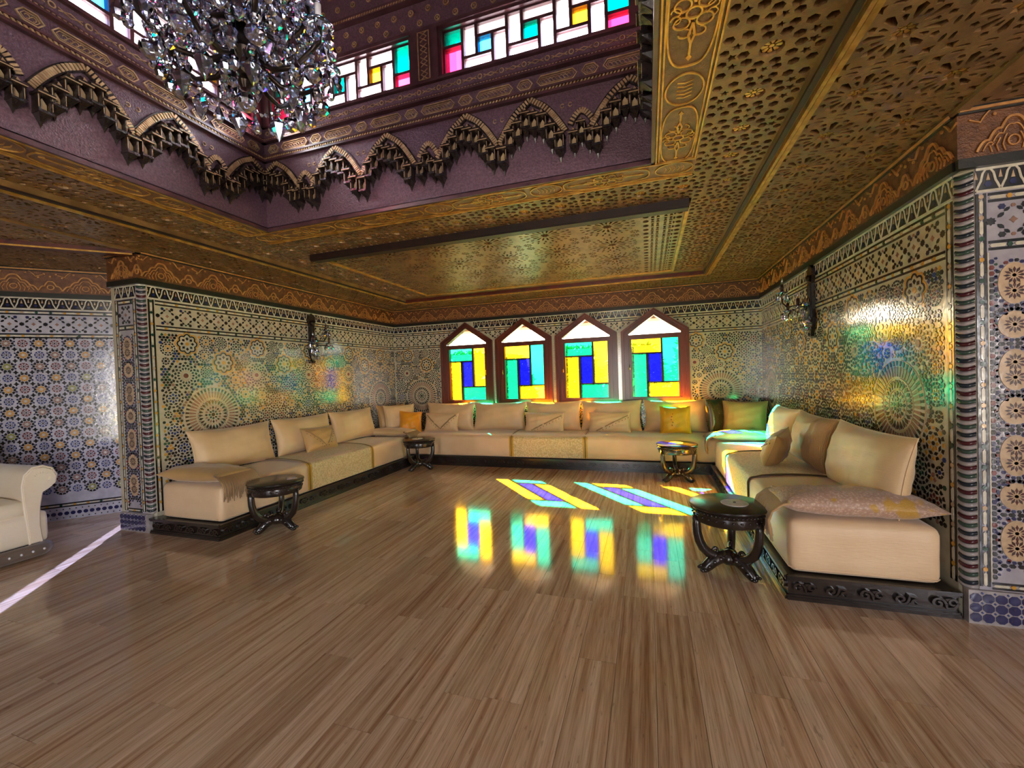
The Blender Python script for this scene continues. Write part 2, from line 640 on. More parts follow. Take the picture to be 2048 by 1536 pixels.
WPITCH, WX0, WHW = 1.187, -3.44, 0.56                      # four alcove windows
WCX = [WX0 + i * WPITCH for i in range(4)]
SILL, SHO, PEAK = 1.0, 2.27, 2.65


def pent(cx, hw, z0, zs, zp):
    return [(cx - hw, z0), (cx + hw, z0), (cx + hw, zs), (cx, zp), (cx - hw, zs)]


C_IV, C_BK = lin(210, 202, 178), lin(16, 18, 24)
C_GR, C_BL, C_OC = lin(30, 74, 52), lin(40, 58, 118), lin(206, 152, 58)
C_RD, C_BR, C_TN = lin(116, 44, 38), lin(150, 112, 92), lin(196, 166, 130)
C_LV, C_NV = lin(206, 204, 222), lin(34, 38, 84)
M['tile_ground'] = surf('ivory glazed tile ground', lin(196, 188, 164), lin(178, 170, 146), 0.14, 0, 12, 0.15, 24, 0.85, None, 0.35)

M['oblique_ground'] = surf('blue light tinted glazed ground', lin(192, 190, 198), lin(172, 170, 180), 0.15, 0, 12, 0.15, 24, 0.7)  # bluish door light put into the pale tile colour
b = MB()
b.prism([(XL - PW, YPL), (XL - .062, YPL), (XL, YPL + .062), (XL, 8.0), (XL - PW, 8.0)], 0, ZT, None, None, True)
b.box(XL - PW, YPL, ZT, XL, 8.0, ZS)
wall_left = struct('wall_left', b, 'tile_ground')
b = MB()
b.prism([(XR + .062, YPR), (XR + PW, YPR), (XR + PW, 8.0), (XR, 8.0), (XR, YPR + .062)], 0, ZT, None, None, True)
b.box(XR, YPR, ZT, XR + PW, 8.0, ZS)
wall_right = struct('wall_right', b, 'tile_ground')
b = MB()   # back wall with four pentagonal window openings
Fb = lambda u, v, h: (u, YB + 0.25 - h, v)
b.box(XL, YB, 0, XR, YB + 0.25, SILL)
b.box(XL, YB, PEAK, XR, YB + 0.25, ZS)
b.box(XL, YB, SILL, WCX[0] - WHW, YB + 0.25, PEAK)
b.box(WCX[3] + WHW, YB, SILL, XR, YB + 0.25, PEAK)
for i in range(4):
    c = WCX[i]
    b.prism([(c - WHW, SHO), (c, PEAK), (c - WHW, PEAK)], 0, 0.25, Fb, None, True)
    b.prism([(c + WHW, SHO), (c + WHW, PEAK), (c, PEAK)], 0, 0.25, Fb, None, True)
    if i < 3:
        b.box(c + WHW, YB, SILL, WCX[i + 1] - WHW, YB + 0.25, PEAK)
wall_back = struct('wall_back', b, 'tile_ground')
# oblique wall of the bay left of the pillar; a passage with an added sun-dimming pane lies between its end and the pillar
OB0 = (-8.4, 1.45)
OBL = 3.08
q = 0.70710678
b = MB()
Fo = frame((OB0[0], OB0[1], 0), (q, q, 0), (0, 0, 1), (q, -q, 0))
b.prism([(0, 0), (OBL, 0), (OBL, ZS), (0, ZS)], -0.2, 0, Fo, None, True)
b.prism([(OBL, 2.5), (OBL + 0.92, 2.5), (OBL + 0.92, ZS), (OBL, ZS)], -0.2, 0, Fo, None, True)
b.prism([(OBL + .34, 0), (OBL + 0.92, 0), (OBL + 0.92, 2.5), (OBL + .34, 2.5)], -0.2, 0, Fo, None, True)  # unseen infill added to narrow the gap and cut the sun bounce
wall_oblique = struct('wall_oblique', b, 'oblique_ground')
b = MB()
b.ring([(OBL, 0), (OBL + .34, 0), (OBL + .34, 2.5), (OBL, 2.5)], [(OBL + .03, .08), (OBL + .31, .08), (OBL + .31, 2.46), (OBL + .03, 2.46)], -.14, -.06, Fo)
door = struct('door_1', b, 'mahogany')
b = MB()
b.add([Fo(OBL + .03, .08, -.1), Fo(OBL + .31, .08, -.1), Fo(OBL + .31, 2.46, -.1), Fo(OBL + .03, 2.46, -.1)], [(0, 1, 2, 3)])
b.build('pane', 'g_sun_filter', door)  # unseen pane added to dim the sun strip and turn it blue
# rest of the hall, behind and beside the camera
b = MB()
b.box(-8.6, -5.2, 0, -8.4, 1.5, ZS)
b.box(2 * XM + 8.4, -5.2, 0, 2 * XM + 8.6, -4.88, ZS)
b.box(2 * XM + 8.4, -2.92, 0, 2 * XM + 8.6, 1.5, ZS)
b.box(2 * XM + 8.4, -4.88, 2.6, 2 * XM + 8.6, -2.92, ZS)
Fo2 = frame((2 * XM - OB0[0], OB0[1], 0), (-q, q, 0), (0, 0, 1), (-q, -q, 0))
b.prism([(0, 0), (OBL + 0.92, 0), (OBL + 0.92, ZS), (0, ZS)], -0.2, 0, Fo2, None, True)
for x0, x1 in ((-8.6, -1.76), (-0.71, 5.3)):
    b.box(x0, -5.2, 0, x1, -5.0, ZS)
for x0, x1 in ((-1.76, -0.71),):
    b.box(x0, -5.2, 2.6, x1, -5.0, ZS)
struct('wall_hall', b, 'plain_wall')

# ------------------------------------------------------------------ alcove windows
YG = 7.72


def win_pane_layout(kind):
    a, c = ('g_green', 'g_yellow') if kind == 0 else ('g_yellow', 'g_green')
    return [((0, .76, .63, 1), a), ((.68, .265, 1, 1), c), ((.355, .25, .67, .75), 'g_blue'), ((0, 0, .315, .75), c), ((.37, 0, 1, .24), a)]


for i in range(4):
    cx = WCX[i]
    F = lambda u, v, h: (u, YB + 0.10 - h, v)
    b = MB()
    po = pent(cx, WHW, SILL, SHO, PEAK)
    p1 = pent(cx, WHW - .05, SILL + .05, SHO - .012, PEAK - .045)
    p2 = pent(cx, WHW - .09, SILL + .09, SHO - .03, PEAK - .085)
    p3 = pent(cx, WHW - .13, SILL + .10, SHO - .045, PEAK - .12)
    b.ring(po, p1, 0, 0.15, F)
    b.ring(p1, p2, 0, 0.12, F)
    b.ring(p2, p3, 0, 0.135, F)
    win = struct('window_%d' % (i + 1), b, 'mahogany')
    gu0, gu1, gv0, gv1 = cx - .385, cx + .385, 1.11, 2.125
    s = MB()    # sash
    s.ring([(cx - .43, SILL + .1), (cx + .43, SILL + .1), (cx + .43, 2.205), (cx - .43, 2.205)], [(gu0, gv0), (gu1, gv0), (gu1, gv1), (gu0, gv1)], 0.02, 0.11, F)
    s.build('sash', 'mahogany', win)
    W_, H_ = gu1 - gu0, gv1 - gv0
    s = MB()    # muntins between the panes

    def bar(u0, v0, u1, v1):
        s.prism([(gu0 + u0 * W_, gv0 + v0 * H_), (gu0 + u1 * W_, gv0 + v0 * H_), (gu0 + u1 * W_, gv0 + v1 * H_), (gu0 + u0 * W_, gv0 + v1 * H_)], 0.045, 0.09, F, None, True)
    bar(0, .745, .67, .765)
    bar(.635, .245, .675, 1)
    bar(.315, 0, .36, .75)
    bar(.33, .24, 1, .262)
    s.build('muntin', 'bar', win)
    for (u0, v0, u1, v1), g_ in win_pane_layout(i % 2):
        s = MB()
        e = .008
        s.prism([(gu0 + u0 * W_ - e, gv0 + v0 * H_ - e), (gu0 + u1 * W_ + e, gv0 + v0 * H_ - e), (gu0 + u1 * W_ + e, gv0 + v1 * H_ + e), (gu0 + u0 * W_ - e, gv0 + v1 * H_ + e)], 0.066, 0.066, F)
        s.f = s.f[:1]
        s.c = s.c[:1]
        s.build('pane', g_, win)
    s = MB()
    s.prism([(cx - .40, 2.20), (cx + .40, 2.20), (cx, 2.515)], 0.066, 0.066, F)
    s.f = s.f[:1]
    s.c = s.c[:1]
    s.build('pane', 'g_clear', win)
    hu = cx + (.42 if i == 0 else -.42)
    s = MB()
    s.tube([F(hu, 1.60, .11), F(hu, 1.60, .15)], .012, 8)
    s.tube([F(hu, 1.60, .15), F(hu, 1.63, .155), F(hu, 1.68, .15)], [.009, .01, .007], 8)
    s.build('window_handle', 'brass', win, True)
# bead strips between windows
for i in range(3):
    s = MB()
    x = WCX[i] + WPITCH / 2
    z = SILL
    while z < 2.26:
        s.box(x - .012, YB - .012, z, x + .012, YB, z + .03, C_IV)
        z += .042
    s.build('bead_strip', 'zellige', wall_back)['kind'] = 'stuff'

# ------------------------------------------------------------------ outside: eave, ground, garden
b = MB()
b.box(-6.0, 8.0, 2.50, 2.6, 8.5, 2.62)
struct('trim_1', b, 'ext_wall')
b = MB()
b.box(-40, -40, -0.5, 40, 60, -0.25)
struct('garden_ground', b, 'ground')


def shrub(x, y, h, rad, n, mat, label, seed):
    rnd = random.Random(seed)
    t = thing('garden_shrub', label, 'shrub', (x, y, -0.25), group='garden shrubs outside the windows')
    b = MB()
    b.tube([(0, 0, 0), (0.03, 0, h * .3), (0, 0.04, h * .6)], [.05, .04, .02], 6)
    b.build('trunk', 'bark', t)
    b = MB()
    for k in range(n):
        a = rnd.random() * 2 * pi
        zz = rnd.random()
        rr = rad * sqrt(rnd.random()) * (0.55 + 0.45 * sin(pi * min(1, zz * .9 + .1)))
        c = Vector((rr * cos(a), rr * sin(a), h * (.12 + .88 * zz)))
        d = Vector((rnd.gauss(0, 1), rnd.gauss(0, 1), rnd.gauss(0, .7))).normalized()
        e = d.orthogonal().normalized()
        l, w = rnd.uniform(.07, .17), rnd.uniform(.03, .06)
        b.add([tuple(c - d * l), tuple(c + e * w), tuple(c + d * l), tuple(c - e * w)], [(0, 1, 2, 3)])
    b.build('foliage', mat, t)


for k, (x, y, h, rad, mt, lab) in enumerate((
        (-6.5, 10.0, 2.6, 1.0, 'leaf_a', 'dark green garden shrub seen through the leftmost stained window'),
        (-4.95, 11.2, 2.5, 1.1, 'leaf_b', 'pale green garden shrub behind the second stained window from the left'),
        (-3.4, 10.0, 2.3, 1.1, 'leaf_a', 'broad green garden shrub between the second and third stained windows'),
        (-1.8, 11.3, 2.5, 1.0, 'leaf_b', 'light green garden shrub behind the third stained window'),
        (-0.3, 10.0, 2.4, 1.1, 'leaf_a', 'deep green garden shrub left of the rightmost stained window'),
        (1.2, 11.2, 2.7, 1.0, 'leaf_b', 'tall pale garden shrub seen through the rightmost stained window'))):
    shrub(x, y, h, rad * .72, 2600, mt, lab, k)

# ------------------------------------------------------------------ zellige mosaic
class Zel(MB):
    def __init__(s, F, keep=None, cap=0.0035):
        super().__init__()
        s.F, s.keep, s.h = F, keep, cap

    def poly(s, pts, col, h=None):
        if s.keep:
            n = len(pts)
            if not s.keep(sum(p[0] for p in pts) / n, sum(p[1] for p in pts) / n):
                return
        k = 0.92 + 0.16 * R.random()
        s.prism(pts, 0, h or s.h, s.F, (col[0] * k, col[1] * k, col[2] * k, 1))

    def ngon(s, u, v, r, n, col, ph=0.0, sx=1, sy=1):
        s.poly([(u + r * sx * cos(ph + 2 * pi * i / n), v + r * sy * sin(ph + 2 * pi * i / n)) for i in range(n)], col)

    def star(s, u, v, r, n, col, k=0.5, ph=0.0):
        s.poly([(u + (r if i % 2 == 0 else r * k) * cos(ph + pi * i / n), v + (r if i % 2 == 0 else r * k) * sin(ph + pi * i / n)) for i in range(2 * n)], col)

    def rng(s, u, v, n, r0, r1, fill, col, ph=0.0, kite=False):
        for i in range(n):
            t = ph + 2 * pi * i / n
            a = pi / n * fill
            if kite:
                rm = r0 + (r1 - r0) * 0.6
                q_ = [(r0, t), (rm, t + a), (r1, t), (rm, t - a)]
            else:
                q_ = [(r0, t - a * .8), (r1, t - a), (r1, t + a), (r0, t + a * .8)]
            c = col[i % len(col)] if isinstance(col, list) else col
            s.poly([(u + r * cos(x), v + r * sin(x)) for r, x in q_], c)

    def circ(s, u, v, r, w, col, n=40):
        if s.keep is None or s.keep(u, v):
            s.ribbon(arc(u, v, r, 0, 2 * pi, n)[:-1], w, 0, s.h, s.F, col, True)

    # ---- rosettes
    def medallion(s, u, v, k=1.0):
        s.ngon(u, v, .022 * k, 10, C_BK)
        s.rng(u, v, 8, .028 * k, .062 * k, .8, C_GR, 0, True)
        s.rng(u, v, 16, .066 * k, .105 * k, .75, [C_BK, C_BR], 0, True)
        s.circ(u, v, .115 * k, .006, C_TN)
        s.rng(u, v, 24, .125 * k, .185 * k, .7, C_BK, 0, True)
        s.rng(u, v, 24, .165 * k, .19 * k, .4, C_BR, pi / 24, True)
        s.circ(u, v, .20 * k, .006, C_TN)
        s.rng(u, v, 44, .21 * k, .285 * k, .62, C_BR)
        s.rng(u, v, 44, .29 * k, .328 * k, .5, C_BK)
        s.circ(u, v, .335 * k, .007, C_TN)

    def sun(s, u, v, r):
        s.ngon(u, v, .17 * r, 10, C_RD)
        s.rng(u, v, 16, .27 * r, .36 * r, .6, C_TN)
        s.rng(u, v, 16, .40 * r, .60 * r, .7, C_BK, 0, True)
        s.rng(u, v, 16, .62 * r, .80 * r, .75, C_BK, pi / 16, True)
        s.rng(u, v, 16, .80 * r, .99 * r, .7, R.choice((C_OC, C_BK)), 0, True)

    def r8(s, u, v, r, c1, c2):
        s.ngon(u, v, .13 * r, 8, C_BK)
        s.rng(u, v, 8, .2 * r, .5 * r, .75, c1, 0, True)
        s.rng(u, v, 8, .5 * r, .72 * r, .8, C_BK, pi / 8, True)
        s.rng(u, v, 16, .8 * r, .98 * r, .7, [c2, C_BK])

    def lobed(s, u, v, r, c1):
        def curve(k):
            return [(u + r * k * (.80 + .2 * abs(cos(4 * t))) * cos(t), v + r * k * (.80 + .2 * abs(cos(4 * t))) * sin(t)) for t in [2 * pi * i / 48 for i in range(48)]]
        if s.keep is None or s.keep(u, v):
            s.ribbon(curve(.98), r * .10, 0, s.h, s.F, c1, True)
            s.ribbon(curve(.82), r * .10, 0, s.h, s.F, C_BK, True)
        s.rng(u, v, 8, .3 * r, .58 * r, .7, C_BK, 0, True)
        s.ngon(u, v, .16 * r, 8, c1)

    def small(s, u, v, r, c):
        s.ngon(u, v, .26 * r, 8, c)
        s.rng(u, v, 8, .45 * r, .76 * r, .72, C_BK)

    # ---- horizontal bands
    def border(s, u0, u1, v0, v1, along='u'):
        """dark strip with a row of ivory and ochre beads between two ivory lines"""
        a0, a1, b0, b1 = (u0, u1, v0, v1) if along == 'u' else (v0, v1, u0, u1)
        P = (lambda a, b: (a, b)) if along == 'u' else (lambda a, b: (b, a))
        n = max(1, round((a1 - a0) / .12))
        d = (a1 - a0) / n
        w = b1 - b0
        for i in range(n):
            a = a0 + i * d
            for lo, hi in ((.02, .30), (.70, .98)):
                s.poly([P(a, b0 + w * lo), P(a + d, b0 + w * lo), P(a + d, b0 + w * hi), P(a, b0 + w * hi)], C_BK)
            m_ = b0 + w / 2
            s.poly([P(a + d * .02, m_), P(a + d * .1, m_ + w * .16), P(a + d * .62, m_ + w * .16), P(a + d * .7, m_), P(a + d * .62, m_ - w * .16), P(a + d * .1, m_ - w * .16)], C_IV, .006)
            c = R.choice((C_OC, C_TN, C_GR, C_OC))
            s.poly([P(a + d * .72, m_), P(a + d * .79, m_ + w * .22), P(a + d * .9, m_ + w * .22), P(a + d * .97, m_), P(a + d * .9, m_ - w * .22), P(a + d * .79, m_ - w * .22)], c, .006)

    def zigzag(s, u0, u1, v0, v1):
        n = max(1, round((u1 - u0) / .115))
        d = (u1 - u0) / n
        hh = v1 - v0
        for i in range(n):
            a = u0 + i * d
            s.poly([(a, v0), (a + d, v0), (a + d, v1), (a, v1)], C_BK, .002)
            if s.keep is None or s.keep(a + d / 2, (v0 + v1) / 2):
                q_ = [(a, v0 + .02 * hh), (a + d * .12, v0 + .3 * hh), (a + d * .2, v0 + .45 * hh), (a + d * .28, v0 + .8 * hh), (a + d * .4, v0 + .96 * hh), (a + d * .6, v0 + .96 * hh),
                      (a + d * .72, v0 + .8 * hh), (a + d * .8, v0 + .45 * hh), (a + d * .88, v0 + .3 * hh), (a + d, v0 + .02 * hh)]
                s.ribbon(q_, .011, 0, .0045, s.F, C_IV)
                s.ngon(a + d / 2, v0 + hh * .3, .017, 6, C_NV, 0)
                s.poly([(a + d * .42, v0 + hh * .48), (a + d * .58, v0 + hh * .48), (a + d * .5, v0 + hh * .8)], C_TN, .004)
                s.poly([(a - d * .08, v0 + hh * .55), (a + d * .08, v0 + hh * .55), (a, v0 + hh * .9)], C_TN, .004)
        for v in (v0, v1):
            a = u0
            while a < u1 - 1e-6:
                e = min(a + .1, u1)
                s.poly([(a, v - .007), (e, v - .007), (e, v + .007), (a, v + .007)], C_IV, .006)
                a = e

    def lattice(s, u0, u1, v0, v1):
        n = max(1, round((u1 - u0) / .2))
        d = (u1 - u0) / n
        vm = (v0 + v1) / 2
        hh = v1 - v0
        for i in range(n):
            uc = u0 + (i + .5) * d
            s.star(uc, vm, .02, 4, C_BR, .6)
            s.star(uc - d / 2 + .001, vm, .024, 8, C_BK, .75)
            for sx in (-1, 1):
                for sy in (-1, 1):
                    for kx, ky, l in ((.055, .032, .02), (.028, .062, .017)):
                        cx, cy = uc + sx * kx, vm + sy * ky
                        e, f = l * .75, l * .5
                        ux, uy = (q * sx, -q * sy) if False else (q * sx, q * -sy)
                        px_, py_ = -uy, ux
                        s.poly([(cx + ux * l, cy + uy * l), (cx + ux * e * .5 + px_ * f, cy + uy * e * .5 + py_ * f), (cx - ux * e * .5 + px_ * f, cy - uy * e * .5 + py_ * f),
                                (cx - ux * l, cy - uy * l), (cx - ux * e * .5 - px_ * f, cy - uy * e * .5 - py_ * f), (cx + ux * e * .5 - px_ * f, cy + uy * e * .5 - py_ * f)], C_BK)
            for sy in (-1, 1):
                for k in (-.25, .25):
                    s.star(uc + k * d, vm + sy * (hh / 2 - .022), .018, 6, R.choice((C_BK, C_BK, C_NV)), .8)
                s.ngon(uc, vm + sy * (hh / 2 - .02), .011, 6, R.choice((C_BR, C_GR)))

    # ---- the main field: rosettes of many sizes, small pieces in between
    def field(s, u0, u1, v0, v1, meds):
        P = []
        for mu, mv in meds:
            if u0 < mu < u1:
                s.medallion(mu, mv)
                P.append((mu, mv, .345))
        for k in range(12):
            P0 = []
            u = u0 + .27 + k * .93
            P0.append((u, 1.68, .165, 's'))
            P0.append((u + .465, 1.84, .15, 'l'))
            P0.append((u + .03, 2.05, .135, 'l'))
            P0.append((u + .5, 1.52 + 100, .1, 's'))
            for a, b_, r, t in P0:
                if a - r > u0 - .05 and a + r < u1 + .05 and b_ < 3 and all((a - x[0]) ** 2 + (b_ - x[1]) ** 2 > (r + x[2]) ** 2 for x in P):
                    P.append((a, b_, r))
                    if t == 's':
                        s.sun(a, b_, r)
                    else:
                        s.lobed(a, b_, r, C_OC)
        for r in (.115, .082, .056):
            v = v1 - r - .005
            while v > v0 + r * .3:
                u = u0 + r + .005
                while u < u1 - r:
                    A = np.array(P) if P else np.zeros((1, 3)) - 9
                    if ((A[:, 0] - u) ** 2 + (A[:, 1] - v) ** 2 > (A[:, 2] + r + .004) ** 2).all():
                        P.append((u, v, r))
                        if r > .1:
                            s.r8(u, v, r, R.choice((C_OC, C_GR, C_BL, C_RD)), R.choice((C_BK, C_OC, C_BK)))
                        elif r > .07:
                            s.r8(u, v, r, R.choice((C_OC, C_BR, C_BK, C_GR)), C_BK)
                        else:
                            s.small(u, v, r, R.choice((C_OC, C_BL, C_RD, C_GR, C_BK)))
                        u += 2 * r
                    else:
                        u += .024
                v -= .024
        A = np.array(P)
        st = .037
        j = 0
        v = v0 + .012
        while v < v1 - .008:
            u = u0 + .015 + (j % 2) * st / 2
            while u < u1 - .01:
                if ((A[:, 0] - u) ** 2 + (A[:, 1] - v) ** 2 > (A[:, 2] + .009) ** 2).all():
                    c = R.choice((C_BK, C_BK, C_BK, C_BK, C_BK, C_BK, C_GR, C_GR, C_BL, C_OC, C_BR))
                    s.ngon(u, v, .0172, 4 if j % 2 else 6, c, 0)
                u += st
            v += st * .8
            j += 1


def wall_bands(z, u0, u1, base, meds, vert=True):
    z.zigzag(u0 + (.07 if vert else 0), u1, 2.525, ZT - .008)
    e0 = u0 + (.14 if vert else 0)
    z.border(e0, u1, 2.455, 2.512)
    z.lattice(e0 + .02, u1, 2.245, 2.448)
    z.border(e0, u1, 2.18, 2.238)
    z.field(e0 + .02, u1, base, 2.17, meds)
    if vert:
        z.border(u0 + .068, u0 + .13, .2, 2.512, 'v')


Fl = frame((XL, YPL, 0), (0, 1, 0), (0, 0, 1), (1, 0, 0))
z = Zel(Fl)
wall_bands(z, 0, YB - YPL, .5, [(.73, 1.2), (4.15, 1.2)])
o = z.build('zellige_tiles', 'zellige', wall_left)
o['kind'] = 'stuff'
Fr = frame((XR, YPR, 0), (0, 1, 0), (0, 0, 1), (-1, 0, 0))
z = Zel(Fr)
wall_bands(z, 0, YB - YPR, .5, [(.69, 1.24), (4.05, 1.2)])
o = z.build('zellige_tiles', 'zellige', wall_right)
o['kind'] = 'stuff'
Fk = frame((0, YB, 0), (1, 0, 0), (0, 0, 1), (0, -1, 0))
wp = [pent(c, WHW + .03, SILL, SHO, PEAK + .025) for c in WCX]


def keep_back(u, v):
    if v < SILL or u < WCX[0] - .6 or u > WCX[3] + .6:
        return True
    if v < SHO + .02:
        return False
    return not any(inpoly(u, v, p_) for p_ in wp)


z = Zel(Fk, keep_back)
wall_bands(z, XL, XR, .5, [(XL + .62, 1.2), (XR - .62, 1.2)], False)
o = z.build('zellige_tiles', 'zellige', wall_back)
o['kind'] = 'stuff'


# oblique wall: regular chequer of yellow rosettes and small red and blue ones
z = Zel(Fo)
z.zigzag(0.3, OBL, 2.525, ZT - .008)
z.border(.3, OBL, 2.455, 2.512)
z.lattice(.3, OBL, 2.245, 2.448)
z.border(.3, OBL, 2.18, 2.238)
pt = .135
for k in range(15):
    v = 2.12 - k * pt
    if v < .24:
        break
    for i in range(24):
        u = OBL - .05 - i * pt
        if u < .3:
            break
        if (i + k) % 2 == 0:
            cc = R.choice((C_OC, C_OC, C_OC, lin(150, 150, 60), C_BR))
            z.ngon(u, v, .011, 8, C_IV)
            z.rng(u, v, 8, .016, .038, .85, cc)
            z.rng(u, v, 10, .042, .064, .85, C_BK)
        else:
            cc = C_RD if k % 2 == 0 else C_BL
            z.ngon(u, v, .009, 8, C_BK)
            z.rng(u, v, 8, .014, .026, .8, cc, 0, True)
            z.rng(u, v, 8, .030, .044, .8, cc)
        z.star(u + pt / 2, v + pt / 2, .027, 4, C_BK, .5)
        z.ngon(u + pt / 2, v + .022, .011, 4, C_NV)
        z.ngon(u + pt / 2, v - .022, .011, 4, C_NV)
        z.ngon(u + .022, v + pt / 2, .011, 4, C_BK)
        z.ngon(u - .022, v + pt / 2, .011, 4, C_BK)
z.border(.3, OBL, .15, .2)
for i in range(48):
    u = .33 + i * .057
    z.ngon(u, .075, .023, 8, C_NV, pi / 8)
    z.ngon(u + .0285, .125, .008, 4, C_BK)
    z.ngon(u + .0285, .025, .008, 4, C_BK)
o = z.build('zellige_tiles', 'zellige', wall_oblique)
o['kind'] = 'stuff'

# pillars: the ends of the two side walls, faced with a panel of rosettes
MATS4 = []
M['pillar_ground'] = surf('lavender grey glazed ground', lin(172, 166, 172), lin(154, 148, 156), 0.15, 0, 12, 0.15, 24, 0.85)
for nm, c in (('ivory', lin(168, 160, 158)), ('slate', lin(38, 46, 54)), ('green', lin(58, 78, 66)), ('burgundy', lin(78, 30, 36))):
    MATS4.append(surf('bullnose tile ' + nm, c, None, 0.2, 0, 20, 0.1, 20))


def bullnose_mesh(h, mt, sgn):
    """crescent-topped quarter round tile at the wall corner, about the corner axis"""
    b = MB()
    r = .06
    n = 8
    vs = []
    rows = ((0, .93), (.3, 1.0), (.75, 1.0), (1, .9))
    for t, k in rows:
        for i in range(n + 1):
            a = pi / 2 * i / n
            sag = -.012 * sin(pi * i / n)
            vs.append((sgn * (r * k * cos(a) - r), -(r * k * sin(a) - r), t * h + sag))
    fs = [(j * (n + 1) + i, j * (n + 1) + i + 1, (j + 1) * (n + 1) + i + 1, (j + 1) * (n + 1) + i) for j in range(len(rows) - 1) for i in range(n)]
    k0 = len(vs)
    vs += [(sgn * -r, r, 0), (sgn * -r, r, h)]
    fs.append([k0 + 1] + [(len(rows) - 1) * (n + 1) + i for i in range(n + 1)])
    fs.append([k0] + list(range(n + 1))[::-1])
    b.add(vs, fs)
    return b.mesh('bullnose_tile', mt, True)


def pillar(wall, x0, x1, yf, corner_x, sgn):
    w = x1 - x0
    F = frame((x0, yf, 0), (1, 0, 0), (0, 0, 1), (0, -1, 0))
    b = MB()
    b.prism([(0, 0), (w, 0), (w, .2), (0, .2)], -.02, .022, F)
    b.build('plinth', MATS4[0], wall)
    b = MB()
    b.prism([(.062, .2), (w - .062, .2), (w - .062, ZT), (.062, ZT)], 0, .002, F)
    b.build('tile_ground', 'pillar_ground', wall)
    z = Zel(lambda u, v, h: F(u, v, h + .002), None, .004)
    pcs = []

    def piece(pts, c, h=.005):
        t = Zel(F)
        t.poly(pts, c, h)
        pcs.append(t)
    # plinth: navy octagons and white bars
    zp = Zel(lambda u, v, h: F(u, v, h + .022))
    k = int(w / .058)
    for i in range(k):
        for j in range(3):
            zp.ngon(.032 + i * .058, .04 + j * .058, .0285, 8, C_NV, pi / 8)
            zp.ngon(.061 + i * .058, .069 + j * .058, .007, 4, C_BL)
    o = zp.build('plinth_tiles', 'zellige', wall)
    o['kind'] = 'stuff'
    z.zigzag(.065, w - .065, 2.525, ZT - .008)
    for u0 in (.062, w - .062 - .05):
        z.border(u0, u0 + .05, .22, 2.512, 'v')
    z.border(.12, w - .12, 2.455, 2.512)
    z.lattice(.13, w - .13, 2.245, 2.448)
    z.border(.12, w - .12, 2.18, 2.238)
    z.border(.12, w - .12, .205, .25)
    for u0 in (.112, w - .118):
        z.poly([(u0, .25), (u0 + .006, .25), (u0 + .006, 2.17), (u0, 2.17)], C_IV, .006)
    uc = w / 2
    # dots down both edges of the panel
    v = .28
    k = 0
    while v < 2.15:
        for sx in (-1, 1):
            z.ngon(uc + sx * .098, v, .014, 6, R.choice((C_BK, C_BK, C_NV, C_RD)), 0, .9, 1.1)
            z.ngon(uc + sx * .079, v + .017, .008, 5, R.choice((C_NV, C_GR, C_BK)))
        v += .034
    # alternating single rosettes and pairs, on tan grounds
    v = 2.03
    k = 0
    while v > .3:
        if k % 2 == 0:
            cs = (v, v - .088)
            halo = [(uc, v - .044, .072, .118)]
            z.ngon(uc, v - .044, .072, 24, C_TN, 0, 1, 1.64)
            nxt = v - .28
        else:
            cs = (v,)
            halo = [(uc, v, .074, .078)]
            z.ngon(uc, v, .074, 24, C_TN, 0, 1, 1.05)
            nxt = v - .215
        for c in cs:
            if c < .3:
                continue
            for i in range(12):
                t = 2 * pi * i / 12
                a = pi / 12 * .82
                piece([(uc + r * cos(x_), c + r * sin(x_)) for r, x_ in ((.015, t), (.034, t + a), (.050, t), (.034, t - a))], lin(84, 44, 42) if i % 2 else lin(62, 34, 34), .0075)
            z.ngon(uc, c, .010, 8, C_TN)
        hu, hv, ra, rb = halo[0]
        for i in range(22):
            t = 2 * pi * i / 22
            z.ngon(hu + (ra + .012) * cos(t), hv + (rb + .012) * sin(t), .0105, 6, (C_NV, C_BK, C_NV, C_RD)[i % 4])
        vb = hv - rb - .032
        for dx in (-.056, -.02, .02, .056):
            z.ngon(uc + dx, vb, .0145, 6, C_BK, 0, 1.15, .9)
        for dx in (-.075, -.038, 0, .038, .075):
            for dy in (-.022, .022):
                if abs(dx) > .03:
                    z.ngon(uc + dx, vb + dy, .0105, 5, C_NV)
        v = nxt
        k += 1
    o = z.build('zellige_tiles', 'zellige', wall)
    o['kind'] = 'stuff'
    for t in pcs:
        t.build('rosette_petal', 'zellige', wall)
    light = bullnose_mesh(.025, MATS4[0], sgn)
    darks = [bullnose_mesh(.0238, m_, sgn) for m_ in MATS4[1:]]
    zc = .2
    k = 0
    while zc < 2.64:
        link('bullnose_tile', light, wall, (corner_x + sgn * .004, yf - .004, zc))
        link('bullnose_tile', darks[k % 3], wall, (corner_x + sgn * .004, yf - .004, zc + .025))
        zc += .049
        k += 1


pillar(wall_right, XR, XR + PW, YPR, XR, -1)
pillar(wall_left, XL - PW, XL, YPL, XL, 1)


